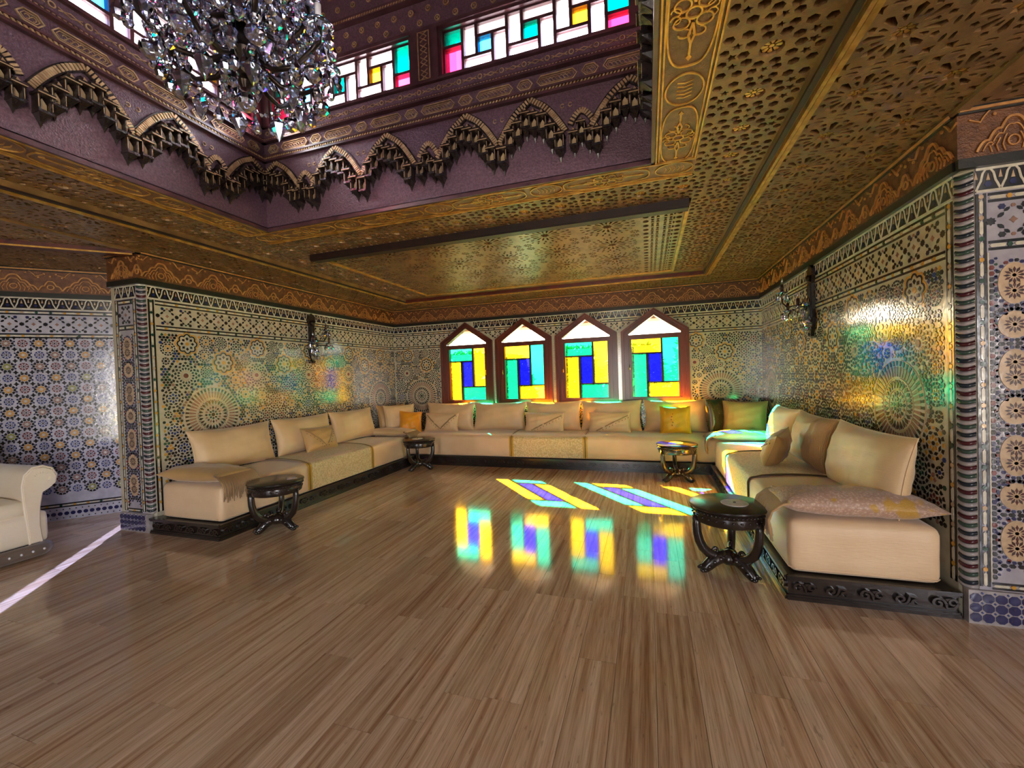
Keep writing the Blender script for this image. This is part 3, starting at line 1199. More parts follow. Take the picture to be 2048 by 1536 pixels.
# ------------------------------------------------------------------ painted frieze under the ceiling
def frieze_unit():
    """one period (0.6 wide, 0.28 high): large cusped arch with palmette, small arch between"""
    b = MB()
    def cusp(u0, u1, v0, v1, n):
        pts = []
        for i in range(n):
            a0 = i / n
            for j in range(7):
                t = (i + j / 6) / n
                x = u0 + (u1 - u0) * t
                y = v0 + (v1 - v0) * (1 - abs(2 * t - 1)) + .022 * sin(pi * j / 6)
                pts.append((x, y))
        return pts
    b.ribbon(cusp(-.2, .2, .03, .22, 6), .014, 0, .012)
    b.ribbon(cusp(-.165, .165, .03, .17, 6), .007, 0, .008)
    b.ribbon(cusp(.2, .4, .03, .15, 4), .012, 0, .012)
    b.ribbon([(-.24, .235)] + arc(0, .12, .2, pi * .85, pi * .5, 10) , .008, 0, .01)
    b.ribbon(arc(0, .12, .2, pi * .5, pi * .15, 10) + [(.24, .235)], .008, 0, .01)
    b.ribbon(arc(.3, .075, .028, 0, 2 * pi, 14)[:-1], .009, 0, .01, None, None, True)
    b.ribbon(arc(0, .075, .03, 0, 2 * pi, 14)[:-1], .009, 0, .01, None, None, True)
    for sx in (-1, 1):
        for k in range(3):
            x = sx * (.045 + .035 * k)
            b.ribbon([(x, .02), (x + sx * .012, .06), (x, .1 - .02 * k), (x - sx * .01, .12 - .02 * k)], .007, 0, .008)
    for x, y in ((.2, .2), (.25, .245), (.3, .215), (.35, .245), (.4, .2), (.1, .25), (-.1, .25)):
        b.prism([(x + .011 * cos(t * pi / 3), y + .011 * sin(t * pi / 3)) for t in range(6)], 0, .009)
    return b


FUM = frieze_unit().mesh('frieze_arch', 'frieze_line')


def frieze(wall, O, U, N, length, off=.2):
    F = frame(O, U, (0, 0, 1), N)
    b = MB()
    b.prism([(0, 2.71), (length, 2.71), (length, ZS), (0, ZS)], 0, .03, F)
    f = b.build('frieze_board', 'frieze', wall)
    b = MB()
    b.prism([(0, ZT), (length, ZT), (length, 2.715), (0, 2.715)], 0, .038, F)
    b.prism([(0, 2.965), (length, 2.965), (length, ZS), (0, ZS)], 0, .045, F)
    b.build('frieze_edge', 'frieze_edge', f)
    b = MB()
    b.prism([(0, 2.975), (length, 2.975), (length, 2.99), (0, 2.99)], .045, .055, F)
    n = max(1, round(length / .6))
    d = length / n
    for i in range(n):
        k = d / .6
        o = link('frieze_arch', FUM, f)
        Uv, Nv = Vector(U), Vector(N)
        p0 = Vector(F(off * k + i * d, 2.712, .03))
        o.matrix_world = Matrix(((Uv.x * k, 0, Nv.x, p0.x), (Uv.y * k, 0, Nv.y, p0.y), (0, .92, 0, p0.z), (0, 0, 0, 1)))
    b.build('frieze_bead', 'frieze_line', f)


frieze(wall_left, (XL, YPL, 0), (0, 1, 0), (1, 0, 0), YB - YPL)
frieze(wall_right, (XR, YPR, 0), (0, 1, 0), (-1, 0, 0), YB - YPR)
frieze(wall_back, (XL, YB, 0), (1, 0, 0), (0, -1, 0), XR - XL)
frieze(wall_right, (XR - .03, YPR, 0), (1, 0, 0), (0, -1, 0), PW + .03, .3)
frieze(wall_left, (XL - PW, YPL, 0), (1, 0, 0), (0, -1, 0), PW + .03, .3)
frieze(wall_oblique, (OB0[0], OB0[1], 0), (q, q, 0), (q, -q, 0), OBL)


# ------------------------------------------------------------------ carved ceiling
def plate(w, h, holes, depth=.034, name='carved_panel', mat='ceil'):
    """plate w x h (centred) pierced by polygonal holes; the seen face is z=0, it goes up by depth"""
    vs = [Vector((-w / 2, -h / 2)), Vector((w / 2, -h / 2)), Vector((w / 2, h / 2)), Vector((-w / 2, h / 2))]
    ed = [(0, 1), (1, 2), (2, 3), (3, 0)]
    for hl in holes:
        k = len(vs)
        vs += [Vector(p) for p in hl]
        ed += [(k + i, k + (i + 1) % len(hl)) for i in range(len(hl))]
    V, E, Fc, _, _, _ = delaunay_2d_cdt(vs, ed, [], 1, 1e-5)
    b = MB()
    tris = []
    for f in Fc:
        cx = sum(V[i].x for i in f) / len(f)
        cy = sum(V[i].y for i in f) / len(f)
        if not any(inpoly(cx, cy, hl) for hl in holes):
            tris.append(list(f))
    b.add([(v.x, v.y, 0) for v in V], tris)
    for hl in holes:
        n = len(hl)
        m_ = [(sum(p[0] for p in hl) / n), (sum(p[1] for p in hl) / n)]
        b.add([(x, y, 0) for x, y in hl] + [(m_[0] + (x - m_[0]) * .9, m_[1] + (y - m_[1]) * .9, depth) for x, y in hl], [(i, (i + 1) % n, n + (i + 1) % n, n + i) for i in range(n)])
    return b


def ngon(cx, cy, r, n, ph=0, sx=1, sy=1):
    return [(cx + r * sx * cos(ph + 2 * pi * i / n), cy + r * sy * sin(ph + 2 * pi * i / n)) for i in range(n)]


def starp(cx, cy, r, n, k, ph=0):
    return [(cx + (r if i % 2 == 0 else r * k) * cos(ph + pi * i / n), cy + (r if i % 2 == 0 else r * k) * sin(ph + pi * i / n)) for i in range(2 * n)]


def radial(cx, cy, r0, r1, w0, w1, t):
    c, s = cos(t), sin(t)
    L = [(r0, 0), (r0 + (r1 - r0) * .18, w0), (r0 + (r1 - r0) * .8, w1), (r1, 0), (r0 + (r1 - r0) * .8, -w1), (r0 + (r1 - r0) * .18, -w0)]
    return [(cx + a * c - b_ * s, cy + a * s + b_ * c) for a, b_ in L]


def flower(b, cx, cy, r, z0, z1, n=8):
    b.prism(ngon(cx, cy, r * .25, 8), z0, z1)
    for i in range(n):
        b.prism(radial(cx, cy, r * .3, r, r * .12, r * .24, 2 * pi * i / n), z0, z1)


# honeycomb cell
hb = [ngon(0, 0, .052, 12)]
for i in range(10):
    t = 2 * pi * i / 10
    hb.append(ngon(.113 * cos(t), .096 * sin(t), .0265, 6, t))
for sx in (-1, 1):
    hb.append(starp(sx * .162, 0, .026, 5, .5, 0 if sx > 0 else pi))
    for sy in (-1, 1):
        hb.append(starp(sx * .150, sy * .066, .024, 5, .5, sx * .3))
        hb.append(ngon(sx * .196, sy * .038, .022, 6, .3))
        hb.append(ngon(sx * .190, sy * .118, .025, 6, 0))
        hb.append(ngon(sx * .118, sy * .126, .026, 6, .5))
        hb.append(ngon(sx * .052, sy * .136, .023, 6, .2))
    hb.append(starp(0, sx * .138, .020, 5, .5, sx * pi / 2))
cellB = plate(.44, .335, hb).mesh('carved_panel', 'ceil')
fb = MB()
flower(fb, 0, 0, .044, .03, .012)
cellB_fl = fb.mesh('gilt_flower', 'gold')
# star cell
hc = [starp(0, 0, .056, 8, .72)]
gs = MB()
flower(gs, 0, 0, .045, .03, .014)
for i in range(8):
    t = 2 * pi * i / 8
    hc.append(radial(0, 0, .07, .165, .010, .021, t))
    hc.append(radial(0, 0, .078, .125, .006, .014, t + pi / 8))
    hc.append(ngon(.158 * cos(t + pi / 8), .158 * sin(t + pi / 8), .019, 5, t))
for sx in (-1, 1):
    for sy in (-1, 1):
        hc.append(starp(sx * .172, sy * .172, .036, 4, .5, pi / 4))
        gs.prism(ngon(sx * .172, sy * .172, .016, 6), .03, .016)
        hc.append(radial(sx * .198, sy * .105, -.03, .03, .008, .01, pi / 2))
        hc.append(radial(sx * .105, sy * .198, -.03, .03, .008, .01, 0))
    hc.append(radial(sx * .197, 0, -.028, .028, .009, .009, pi / 2))
    hc.append(radial(0, sx * .197, -.028, .028, .009, .009, 0))
cellC = plate(.435, .435, hc, .04).mesh('carved_panel', 'ceil')
cellC_g = gs.mesh('gilt_stars', 'gold')
# sunburst cell
hd = [starp(0, 0, .05, 8, .7)]
for i in range(16):
    t = 2 * pi * i / 16
    hd.append(radial(0, 0, .065, .155, .005, .013, t))
    hd.append(radial(0, 0, .165, .215, .006, .015, t + pi / 16))
for i in range(24):
    t = 2 * pi * i / 24
    hd.append(radial(0, 0, .228, .268, .006, .011, t))
for sx in (-1, 1):
    for sy in (-1, 1):
        for i in range(8):
            hd.append(radial(sx * .248, sy * .242, .012, .048, .004, .010, 2 * pi * i / 8 + .2))
cellD = plate(.62, .6, hd, .03).mesh('carved_panel', 'ceil')
# ladder cell for the ends of the back panel
he = []
for j in range(2):
    y = -.0625 + j * .125
    he.append(ngon(-.15, y, .036, 12, 0, .8, 1))
    he.append(ngon(.16, y, .034, 12, 0, .8, 1))
    for dx in (-.085, -.035, .035, .085):
        he.append([(dx - .017, y - .05), (dx + .017, y - .05), (dx + .010, y - .006), (dx - .010, y - .006)])
        he.append([(dx - .010, y + .006), (dx + .010, y + .006), (dx + .017, y + .05), (dx - .017, y + .05)])
    he.append(ngon(.115, y, .014, 6, 0, .8, 2.6))
cellE = plate(.4, .25, he, .03).mesh('carved_panel', 'ceil')


def cells(me, cw, ch, x0, x1, y0, y1, extra=None, rot=False, sub=None, z=ZC):
    w, h = (ch, cw) if rot else (cw, ch)
    nx, ny = max(1, round((x1 - x0) / w)), max(1, round((y1 - y0) / h))
    dx, dy = (x1 - x0) / nx, (y1 - y0) / ny
    for i in range(nx):
        for j in range(ny):
            cx, cy = x0 + (i + .5) * dx, y0 + (j + .5) * dy
            if sub and not sub(cx, cy):
                continue
            o = link('carved_panel', me, ceiling, (cx, cy, z), (0, 0, pi / 2 if rot else 0))
            o.scale = (dy / cw, dx / ch, 1) if rot else (dx / cw, dy / ch, 1)
            if extra:
                link(extra.name, extra, o)


AX0, AX1, AY1 = OX0 - .27, OX1 + .27, OY1 + .27
RX0, RX1, RY1 = -4.13, .80, 6.70
# honeycomb bands
cells(cellB, .44, .335, AX1, RX1, -.96, AY1, cellB_fl)
cells(cellB, .44, .335, RX0, AX0, -.96, AY1, cellB_fl)
cells(cellB, .44, .335, RX0, RX1, AY1, 3.87, cellB_fl, True)
cells(cellB, .44, .335, .39, RX1, 3.87, 6.55, cellB_fl)
cells(cellB, .44, .335, RX0, -3.62, 3.87, 6.55, cellB_fl)
# back panel
cells(cellD, .62, .6, -3.2, -.03, 4.0, 6.5)
cells(cellE, .4, .25, -.03, .36, 4.0, 6.5)
cells(cellE, .4, .25, -3.59, -3.2, 4.0, 6.5)
# outer star bands
cells(cellC, .435, .435, RX1 + .1, XR - .045, -.9, 7.7, cellC_g)
cells(cellC, .435, .435, XL + .045, RX0 - .1, -.9, 7.7, cellC_g)
cells(cellC, .435, .435, RX0 - .1, RX1 + .1, RY1 + .1, 7.7, cellC_g)
cells(cellC, .435, .435, -8.4, XL, -.9, 3.05, cellC_g, False, lambda x, y: y < x + 9.9)
cells(cellC, .435, .435, -7.2, XL - PW - .02, 3.05, 3.9, None, False, lambda x, y: y < x + 9.9)
cells(cellC, .435, .435, XR, XR + .87, 1.2, 3.13, cellC_g)

# mouldings of the ceiling
ti = [2]


def moulding(boxes, mats):
    root = None
    for (bx, mt) in zip(boxes, mats):
        b = MB()
        b.box(*bx)
        if root is None:
            root = struct('trim_%d' % ti[0], b, mt)
            ti[0] += 1
        else:
            b.build('moulding_fillet', mt, root)
    return root


def ridge_y(x, y0, y1, s):
    """ridge moulding running in depth; s=+1 right side"""
    a, c = sorted((x, x + s * .1))
    moulding([(a, y0, 2.955, c, y1, ZS), (min(x, x + s * .03), y0, 2.94, max(x, x + s * .03), y1, 2.956), (min(x + s * .045, x + s * .065), y0, 2.925, max(x + s * .045, x + s * .065), y1, 2.956),
              (min(x + s * .08, x + s * .11), y0, 2.945, max(x + s * .08, x + s * .11), y1, ZS)], ['ceil', 'bar', 'gold', 'gold'])  # dark inner strip stands in for the shadow line along the ridge


ridge_y(RX1, -1.0, RY1 + .1, 1)
ridge_y(RX0, -1.0, RY1 + .1, -1)
moulding([(RX0 - .1, RY1, 2.955, RX1 + .1, RY1 + .1, ZS), (RX0, RY1 - .008, 2.94, RX1, RY1 + .03, 2.988), (RX0 - .05, RY1 + .045, 2.925, RX1 + .05, RY1 + .065, 2.956)], ['ceil', 'redline', 'gold'])
moulding([(-3.61, 3.87, 2.935, .37, 4.0, ZS), (-3.61, 3.88, 2.925, .37, 3.91, 2.94)], ['bar', 'bar'])
moulding([(-3.61, 6.5, 2.985, .37, 6.55, ZS)], ['gold'])
for x in (.36, -3.62):
    moulding([(x, 4.0, 2.98, x + .03, 6.55, ZS)], ['gold'])
b = MB()
b.box(RX0, 6.55, 2.99, RX1, RY1, ZS)
b.build('ceiling_board', 'ceil', ceiling)
for x0_, x1_, y1_ in ((XR - .05, XR + .012, YPR), (XL - .012, XL + .05, YPL)):
    moulding([(x0_, -.9, 2.98, x1_, y1_, ZS)], ['ceil'])
# oblique beam of the bay ceiling
Fbm = frame((XL - .02, YPL - .02, 0), (-q, -q, 0), (0, 0, 1), (q, -q, 0))
b = MB()
b.prism([(0, 2.95), (3.4, 2.95), (3.4, ZS), (0, ZS)], -.06, .06, Fbm, None, True)
r_ = struct('trim_%d' % ti[0], b, 'redline')
ti[0] += 1
b = MB()
b.prism([(0, 2.945), (3.4, 2.945), (3.4, 2.96), (0, 2.96)], .06, .07, Fbm, None, True)
b.build('moulding_fillet', 'gold', r_)


# painted band round the lantern opening: ovals and long cartouches
def band_motifs():
    b = MB()
    b.ribbon([(.125 * cos(t), .092 * sin(t)) for t in [2 * pi * i / 32 for i in range(32)]], .008, 0, .007, None, None, True)
    for k in range(5):
        b.ribbon([(-.06 + .03 * k, -.037), (-.05 + .03 * k, 0), (-.065 + .03 * k, .038)], .005, 0, .004)
    ov = b.mesh('painted_oval', 'gold')
    b = MB()
    out = []
    for i in range(48):
        t = 2 * pi * i / 48
        out.append((.315 * (abs(cos(t)) ** .75) * (1 if cos(t) > 0 else -1), .1 * (abs(sin(t)) ** .6) * (1 if sin(t) > 0 else -1)))
    b.ribbon(out, .008, 0, .007, None, None, True)
    for sx in (-1, 1):
        b.ribbon([(sx * .05, 0), (sx * .12, .013), (sx * .17, 0), (sx * .24, 0)], .010, 0, .006)
        b.ribbon([(sx * .05, 0), (sx * .12, -.013), (sx * .17, 0)], .010, 0, .006)
        b.prism([(sx * .28, 0), (sx * .255, .013), (sx * .235, 0), (sx * .255, -.013)], 0, .006)
        for sy in (-1, 1):
            b.ribbon(arc(sx * .045, sy * .045, .032, 0, 2 * pi, 16)[:-1], .007, 0, .006, None, None, True)
            b.ribbon(arc(sx * .105, sy * .03, .025, -pi / 2, pi, 12), .006, 0, .006)
            b.ribbon(arc(sx * .02, sy * .07, .02, 0, pi * 1.5, 10), .006, 0, .006)
    b.ribbon(arc(0, 0, .03, 0, 2 * pi, 14)[:-1], .008, 0, .007, None, None, True)
    return ov, b.mesh('painted_cartouche', 'gold')


OVAL, CARTOUCHE = band_motifs()


def band(O, U, V, length, start, step=.96):
    """strip 0.27 wide; u runs along, v across from the opening outward"""
    F = frame(O, U, V, (0, 0, -1))
    b = MB()
    b.prism([(0, 0), (length, 0), (length, .27), (0, .27)], -.035, 0, F)
    o = b.build('painted_band', 'bandA', ceiling)
    b = MB()
    for v in (.012, .03, .245, .262):
        b.prism([(0, v - .004), (length, v - .004), (length, v + .004), (0, v + .004)], 0, .008 if v in (.03, .245) else .016, F)
    b.build('painted_line', 'gold', o)
    u = start
    while u < length:
        for me_, c, hl in ((OVAL, u, .13), (CARTOUCHE, u + step * .485, .31)):
            if c + hl > length + .03:
                continue
            k = link(me_.name, me_, o)
            p0 = F(c, .137, 0)
            k.matrix_world = Matrix(((U[0], V[0], 0, p0[0]), (U[1], V[1], 0, p0[1]), (0, 0, -1, p0[2]), (0, 0, 0, 1)))
        u += step


band((OX1, -.35 , 0 + ZC), (0, 1, 0), (1, 0, 0), OY1 + .35, .81)
band((OX0, -.35, ZC), (0, 1, 0), (-1, 0, 0), OY1 + .35, .81)
band((AX0, OY1, ZC), (1, 0, 0), (0, 1, 0), AX1 - AX0, .135, .9375)


# ------------------------------------------------------------------ lantern
LH = 5.5
LW = OX1 - OX0
WSPAN = ((.10, 1.62), (1.86, 3.38))
WZ0, WZ1 = 3.97, 4.37
ARCH = [(.15, .27, 3.59), (.485, .085, 3.46), (.82, .26, 3.60), (1.35, .26, 3.60), (1.74, .085, 3.47), (2.08, .26, 3.60), (2.61, .26, 3.60), (2.99, .085, 3.46), (3.33, .27, 3.59)]


def arch_pts(c, hw, zp, n=14):
    """pointed arch from valley to valley"""
    zb = 3.335 if hw > .2 else 3.37
    pts = []
    for i in range(n + 1):
        t = -1 + 2 * i / n
        y = zb + (zp - zb) * (1 - abs(t) ** 1.75) * (1 if abs(t) > .0 else 1)
        y += .018 * max(0, 1 - abs(t) / .18) if hw > .2 else 0
        pts.append((c + hw * t, y))
    return pts


def muq_mesh():
    b = MB()        # small stalactite bracket: roofed niche on a tapering drop; local x across, y outwards (-y = into room), z up
    b.box(-.030, -.045, .0, .030, 0, .012)
    b.box(-.034, -.052, .078, .034, 0, .09)
    b.box(-.028, -.04, .012, -.019, 0, .078)
    b.box(.019, -.04, .012, .028, 0, .078)
    b.add([(-.028, 0, .09), (.028, 0, .09), (.0, 0, .135), (-.028, -.045, .09), (.028, -.045, .09), (0, -.022, .13)], [(3, 4, 5), (0, 3, 5, 2), (4, 1, 2, 5)])
    b.add([(-.026, 0, 0), (.026, 0, 0), (.026, -.04, 0), (-.026, -.04, 0), (-.007, 0, -.03), (.007, 0, -.03), (.007, -.012, -.026), (-.007, -.012, -.026), (0, -.004, -.055)],
          [(3, 2, 6, 7), (0, 3, 7, 4), (2, 1, 5, 6), (7, 6, 8), (4, 7, 8), (6, 5, 8)])
    me = b.mesh('stalactite_bracket', 'muq')
    g = MB()
    g.add([(-.017, -.02, .014), (.017, -.02, .014), (.017, -.02, .05), (0, -.02, .074), (-.017, -.02, .05)], [(0, 1, 2, 3, 4)])
    g.box(-.034, -.054, .079, .034, -.052, .083)
    g.box(-.028, -.0415, .02, -.0255, -.04, .075)
    g.box(.0255, -.0415, .02, .028, -.04, .075)
    g.add([(-.010, -.046, .098), (.010, -.046, .098), (.0, -.040, .118)], [(0, 1, 2)])
    return me, g.mesh('gilt_niche', 'lantern_gold')


MUQ, MUQG = muq_mesh()


def lantern_wall(nm, O, U, N, deco=True):
    O = Vector(O)
    F = frame(O, U, (0, 0, 1), N)
    b = MB()
    P = lambda u0, v0, u1, v1, h0=-.2, h1=0.0, B=None: (B or b).prism([(u0, v0), (u1, v0), (u1, v1), (u0, v1)], h0, h1, F, None, True)
    P(-.2, ZC + .012, LW + .2, WZ0)
    P(-.2, WZ1, LW + .2, LH)
    P(-.2, WZ0, WSPAN[0][0], WZ1)
    P(WSPAN[0][1], WZ0, WSPAN[1][0], WZ1)
    P(WSPAN[1][1], WZ0, LW + .2, WZ1)
    wall = struct('wall_lantern_' + nm, b, 'lantern')
    if not deco:
        return wall
    t = MB()
    for v0, v1, h in ((ZC - .012, ZC + .02, .02), (3.635, 3.655, .035), (3.668, 3.684, .045), (3.808, 3.824, .045), (3.838, 3.85, .03), (3.955, 3.972, .03), (4.37, 4.40, .03), (4.63, 4.66, .05), (4.67, 4.69, .035)):
        P(0, v0, LW, v1, 0, h, t)
    t.build('moulding', 'lantern_trim', wall)
    t = MB()      # rope lines
    for v, h in ((3.661, .038), (3.831, .034), (4.645, .055)):
        u = 0
        while u < LW:
            t.prism([(u, v - .007), (u + .014, v - .007), (u + .022, v + .007), (u + .008, v + .007)], 0, h, F)
            u += .026
    t.build('rope_moulding', 'lantern_gold', wall)['kind'] = 'stuff'
    # centre post and corner posts with carved panels
    for u0, u1 in ((WSPAN[0][1], WSPAN[1][0]), (0, WSPAN[0][0]), (WSPAN[1][1], LW)):
        t = MB()
        P(u0, WZ0, u1, WZ1, 0, .03, t)
        o = t.build('post', 'lantern_trim', wall)
        g = MB()
        uc = (u0 + u1) / 2
        if u1 - u0 > .15:
            for k in range(4):
                v = WZ0 + .05 + k * .1
                g.ribbon([(uc - .03, v - .04), (uc + .03, v), (uc - .03, v + .04)], .006, .03, .036, F)
                g.ribbon([(uc + .03, v - .04), (uc - .03, v), (uc + .03, v + .04)], .006, .03, .036, F)
            g.ribbon([(uc - .05, WZ0 + .01), (uc + .05, WZ0 + .01), (uc + .05, WZ1 - .01), (uc - .05, WZ1 - .01)], .007, .03, .038, F, None, True)
            g.build('carving', 'lantern_gold', o)
    # cartouche band and studs
    g = MB()
    u = .06
    k = 0
    while u < LW - .1:
        L = (.10, .30, .10, .30)[k % 4] if k % 2 else .12
        e = min(u + L, LW - .03)
        w_ = .036
        gc = MB()
        gc.ribbon([(u + .03, 3.746 - w_), (e - .03, 3.746 - w_), (e, 3.746), (e - .03, 3.746 + w_), (u + .03, 3.746 + w_), (u, 3.746)], .008, 0, .012, F, None, True)
        gc.ribbon([(u + .035, 3.746 - w_ * .6), (e - .035, 3.746 - w_ * .6), (e - .018, 3.746), (e - .035, 3.746 + w_ * .6), (u + .035, 3.746 + w_ * .6), (u + .018, 3.746)], .004, 0, .008, F, None, True)
        x = u + .045
        while x < e - .04:
            gc.ribbon(arc(x, 3.746, .012, 0, pi * 1.6, 8), .004, 0, .007, F)
            x += .028
        gc.build('cartouche', 'lantern_gold', wall)
        u = e + .035
        k += 1
    u = .05
    while u < LW - .03:
        g.ribbon(arc(u, 3.905, .017, 0, 2 * pi, 10)[:-1], .006, 0, .009, F, None, True)
        g.ribbon([(u + .03, 3.895), (u + .09, 3.918), (u + .15, 3.895)], .005, 0, .006, F)
        g.ribbon([(u + .03, 3.915), (u + .09, 3.892), (u + .15, 3.915)], .005, 0, .006, F)
        u += .18
    for row, v in enumerate((4.46, 4.56, 4.80, 4.93, 5.06, 5.2)):
        u = .1 + (row % 2) * .08
        while u < LW - .05:
            flower_uv(g, u, v, .022, F)
            u += .16
    for c, hw, zp in ARCH:
        if hw > .2 and .1 < c < LW - .1:
            for sx in (-1, 1):
                x = c + .27 * (1 if c > LW / 2 else -1)
                g.ribbon(arc(x + sx * .03, 3.53, .014, .6, 2 * pi - .4, 8), .005, 0, .006, F)
    g.build('painted_ornament', 'lantern_gold', wall)['kind'] = 'stuff'
    # arches with gilt rope edge
    a_ = MB()
    rp = MB()
    for c, hw, zp in ARCH:
        pts = [p for p in arch_pts(c, hw, zp, 28 if hw > .2 else 12) if -.001 <= p[0] <= LW + .001]
        if len(pts) < 3:
            continue
        a_.ribbon(pts, .055 if hw > .2 else .04, 0, .02, F)
        acc = 0
        for i in range(len(pts) - 1):
            (x0, y0), (x1, y1) = pts[i], pts[i + 1]
            l = sqrt((x1 - x0) ** 2 + (y1 - y0) ** 2)
            nn = max(1, round(l / .019))
            tx, ty = (x1 - x0) / l, (y1 - y0) / l
            for j in range(nn):
                px_, py_ = x0 + (x1 - x0) * (j + .5) / nn, y0 + (y1 - y0) * (j + .5) / nn
                w2 = .018
                rp.prism([(px_ - tx * .0062 - ty * w2, py_ - ty * .0062 + tx * w2), (px_ + tx * .0062 - ty * w2 + tx * .004, py_ + ty * .0062 + tx * w2),
                          (px_ + tx * .0062 + ty * w2, py_ + ty * .0062 - tx * w2), (px_ - tx * .0062 + ty * w2, py_ - ty * .0062 - tx * w2)], .02, .028, F)
    a_.build('arch_band', 'muq', wall)
    o = rp.build('arch_rope', 'lantern_gold', wall)
    o['kind'] = 'stuff'
    # stalactite brackets stepping under each arch
    ang = atan2(N[0], -N[1])
    for c, hw, zp in ARCH:
        n = 8 if hw > .2 else 3
        for i in range(n):
            t_ = -1 + 2 * (i + .5) / n
            u = c + hw * .97 * t_
            if u < .02 or u > LW - .02:
                continue
            zb = 3.335 if hw > .2 else 3.37
            v = zb + (zp - zb) * (1 - abs(t_) ** 1.75) - .225 + (.02 if i % 2 else 0)
            o = link('stalactite_bracket', MUQ, wall, F(u, v, 0), (0, 0, ang))
            k_ = .95 if hw > .2 else .8
            o.scale = (1.22 * k_, 1.7, 1.4 * k_)
            link('gilt_niche', MUQG, o)
    return wall


def flower_uv(b, u, v, r, F):
    b.ribbon(arc(u, v, r, 0, 2 * pi, 8)[:-1], r * .35, 0, .01, F, None, True)
    b.prism(ngon(u, v, r * .35, 6), 0, .012, F)


lw_back = lantern_wall('back', (OX0, OY1, 0), (1, 0, 0), (0, -1, 0))
lw_left = lantern_wall('left', (OX0, OY1, 0), (0, -1, 0), (1, 0, 0))
lw_right = lantern_wall('right', (OX1, OY1, 0), (0, -1, 0), (-1, 0, 0))
lw_front = lantern_wall('front', (OX0, OY0, 0), (1, 0, 0), (0, 1, 0), False)
b = MB()
b.box(OX0 - .2, OY0 - .2, LH, OX1 + .2, OY1 + .2, LH + .2)
struct('ceiling_lantern', b, 'lantern')


def clerestory(idx, O, U, N, span, flip):
    """strip of coloured and frosted panes: end columns and three pinwheels"""
    u0, u1 = span
    F = frame(O, U, (0, 0, 1), N)
    b = MB()
    o4, i4 = [(u0, WZ0), (u1, WZ0), (u1, WZ1), (u0, WZ1)], [(u0 + .03, WZ0 + .025), (u1 - .03, WZ0 + .025), (u1 - .03, WZ1 - .02), (u0 + .03, WZ1 - .02)]
    b.ring(o4, i4, -.12, .012, F)
    win = struct('window_%d' % idx, b, 'lantern_trim')
    a0, a1, z0, z1 = u0 + .03, u1 - .03, WZ0 + .025, WZ1 - .02
    Wd, Hh = a1 - a0, z1 - z0
    ce = .115
    rects = []
    pw = (1 - 2 * ce) / 3
    g1, g2 = .52, .34
    rects += [((0, .64, ce, 1), 'g_teal'), ((0, 0, ce, .64), 'g_red'), ((1 - ce, .36, 1, 1), 'g_teal'), ((1 - ce, 0, 1, .36), 'g_red')]
    for k in range(3):
        x = ce + k * pw
        va, vb = .33, .30
        ca = .32 * pw
        sq = ('g_sky', 'g_teal', 'g_orange')[k]
        rects += [((x, vb, x + ca, 1), 'g_frost'), ((x + ca, 1 - vb, x + pw, 1), 'g_frost'), ((x + pw - ca, 0, x + pw, 1 - vb), 'g_frost'), ((x, 0, x + pw - ca, vb), 'g_frost'),
                  ((x + ca, vb, x + pw - ca, 1 - vb), sq)]
    mt = MB()
    t = .0125
    for (x0, y0, x1, y1), g_ in rects:
        if flip:
            x0, x1 = 1 - x1, 1 - x0
        X0, X1, Y0, Y1 = a0 + x0 * Wd, a0 + x1 * Wd, z0 + y0 * Hh, z0 + y1 * Hh
        mt.ring([(X0, Y0), (X1, Y0), (X1, Y1), (X0, Y1)], [(X0 + t, Y0 + t), (X1 - t, Y0 + t), (X1 - t, Y1 - t), (X0 + t, Y1 - t)], -.07, -.02, F)
        p_ = MB()
        p_.add([F(X0 + t / 2, Y0 + t / 2, -.045), F(X1 - t / 2, Y0 + t / 2, -.045), F(X1 - t / 2, Y1 - t / 2, -.045), F(X0 + t / 2, Y1 - t / 2, -.045)], [(0, 1, 2, 3)])
        p_.build('pane', g_, win)
    mt.build('muntin', 'lantern_trim', win)


k = 5
for O, U, N, fl_ in (((OX0, OY1, 0), (1, 0, 0), (0, -1, 0), False), ((OX0, OY1, 0), (0, -1, 0), (1, 0, 0), True), ((OX1, OY1, 0), (0, -1, 0), (-1, 0, 0), False), ((OX0, OY0, 0), (1, 0, 0), (0, 1, 0), True)):
    for sp in WSPAN:
        clerestory(k, O, U, N, sp, fl_)
        k += 1


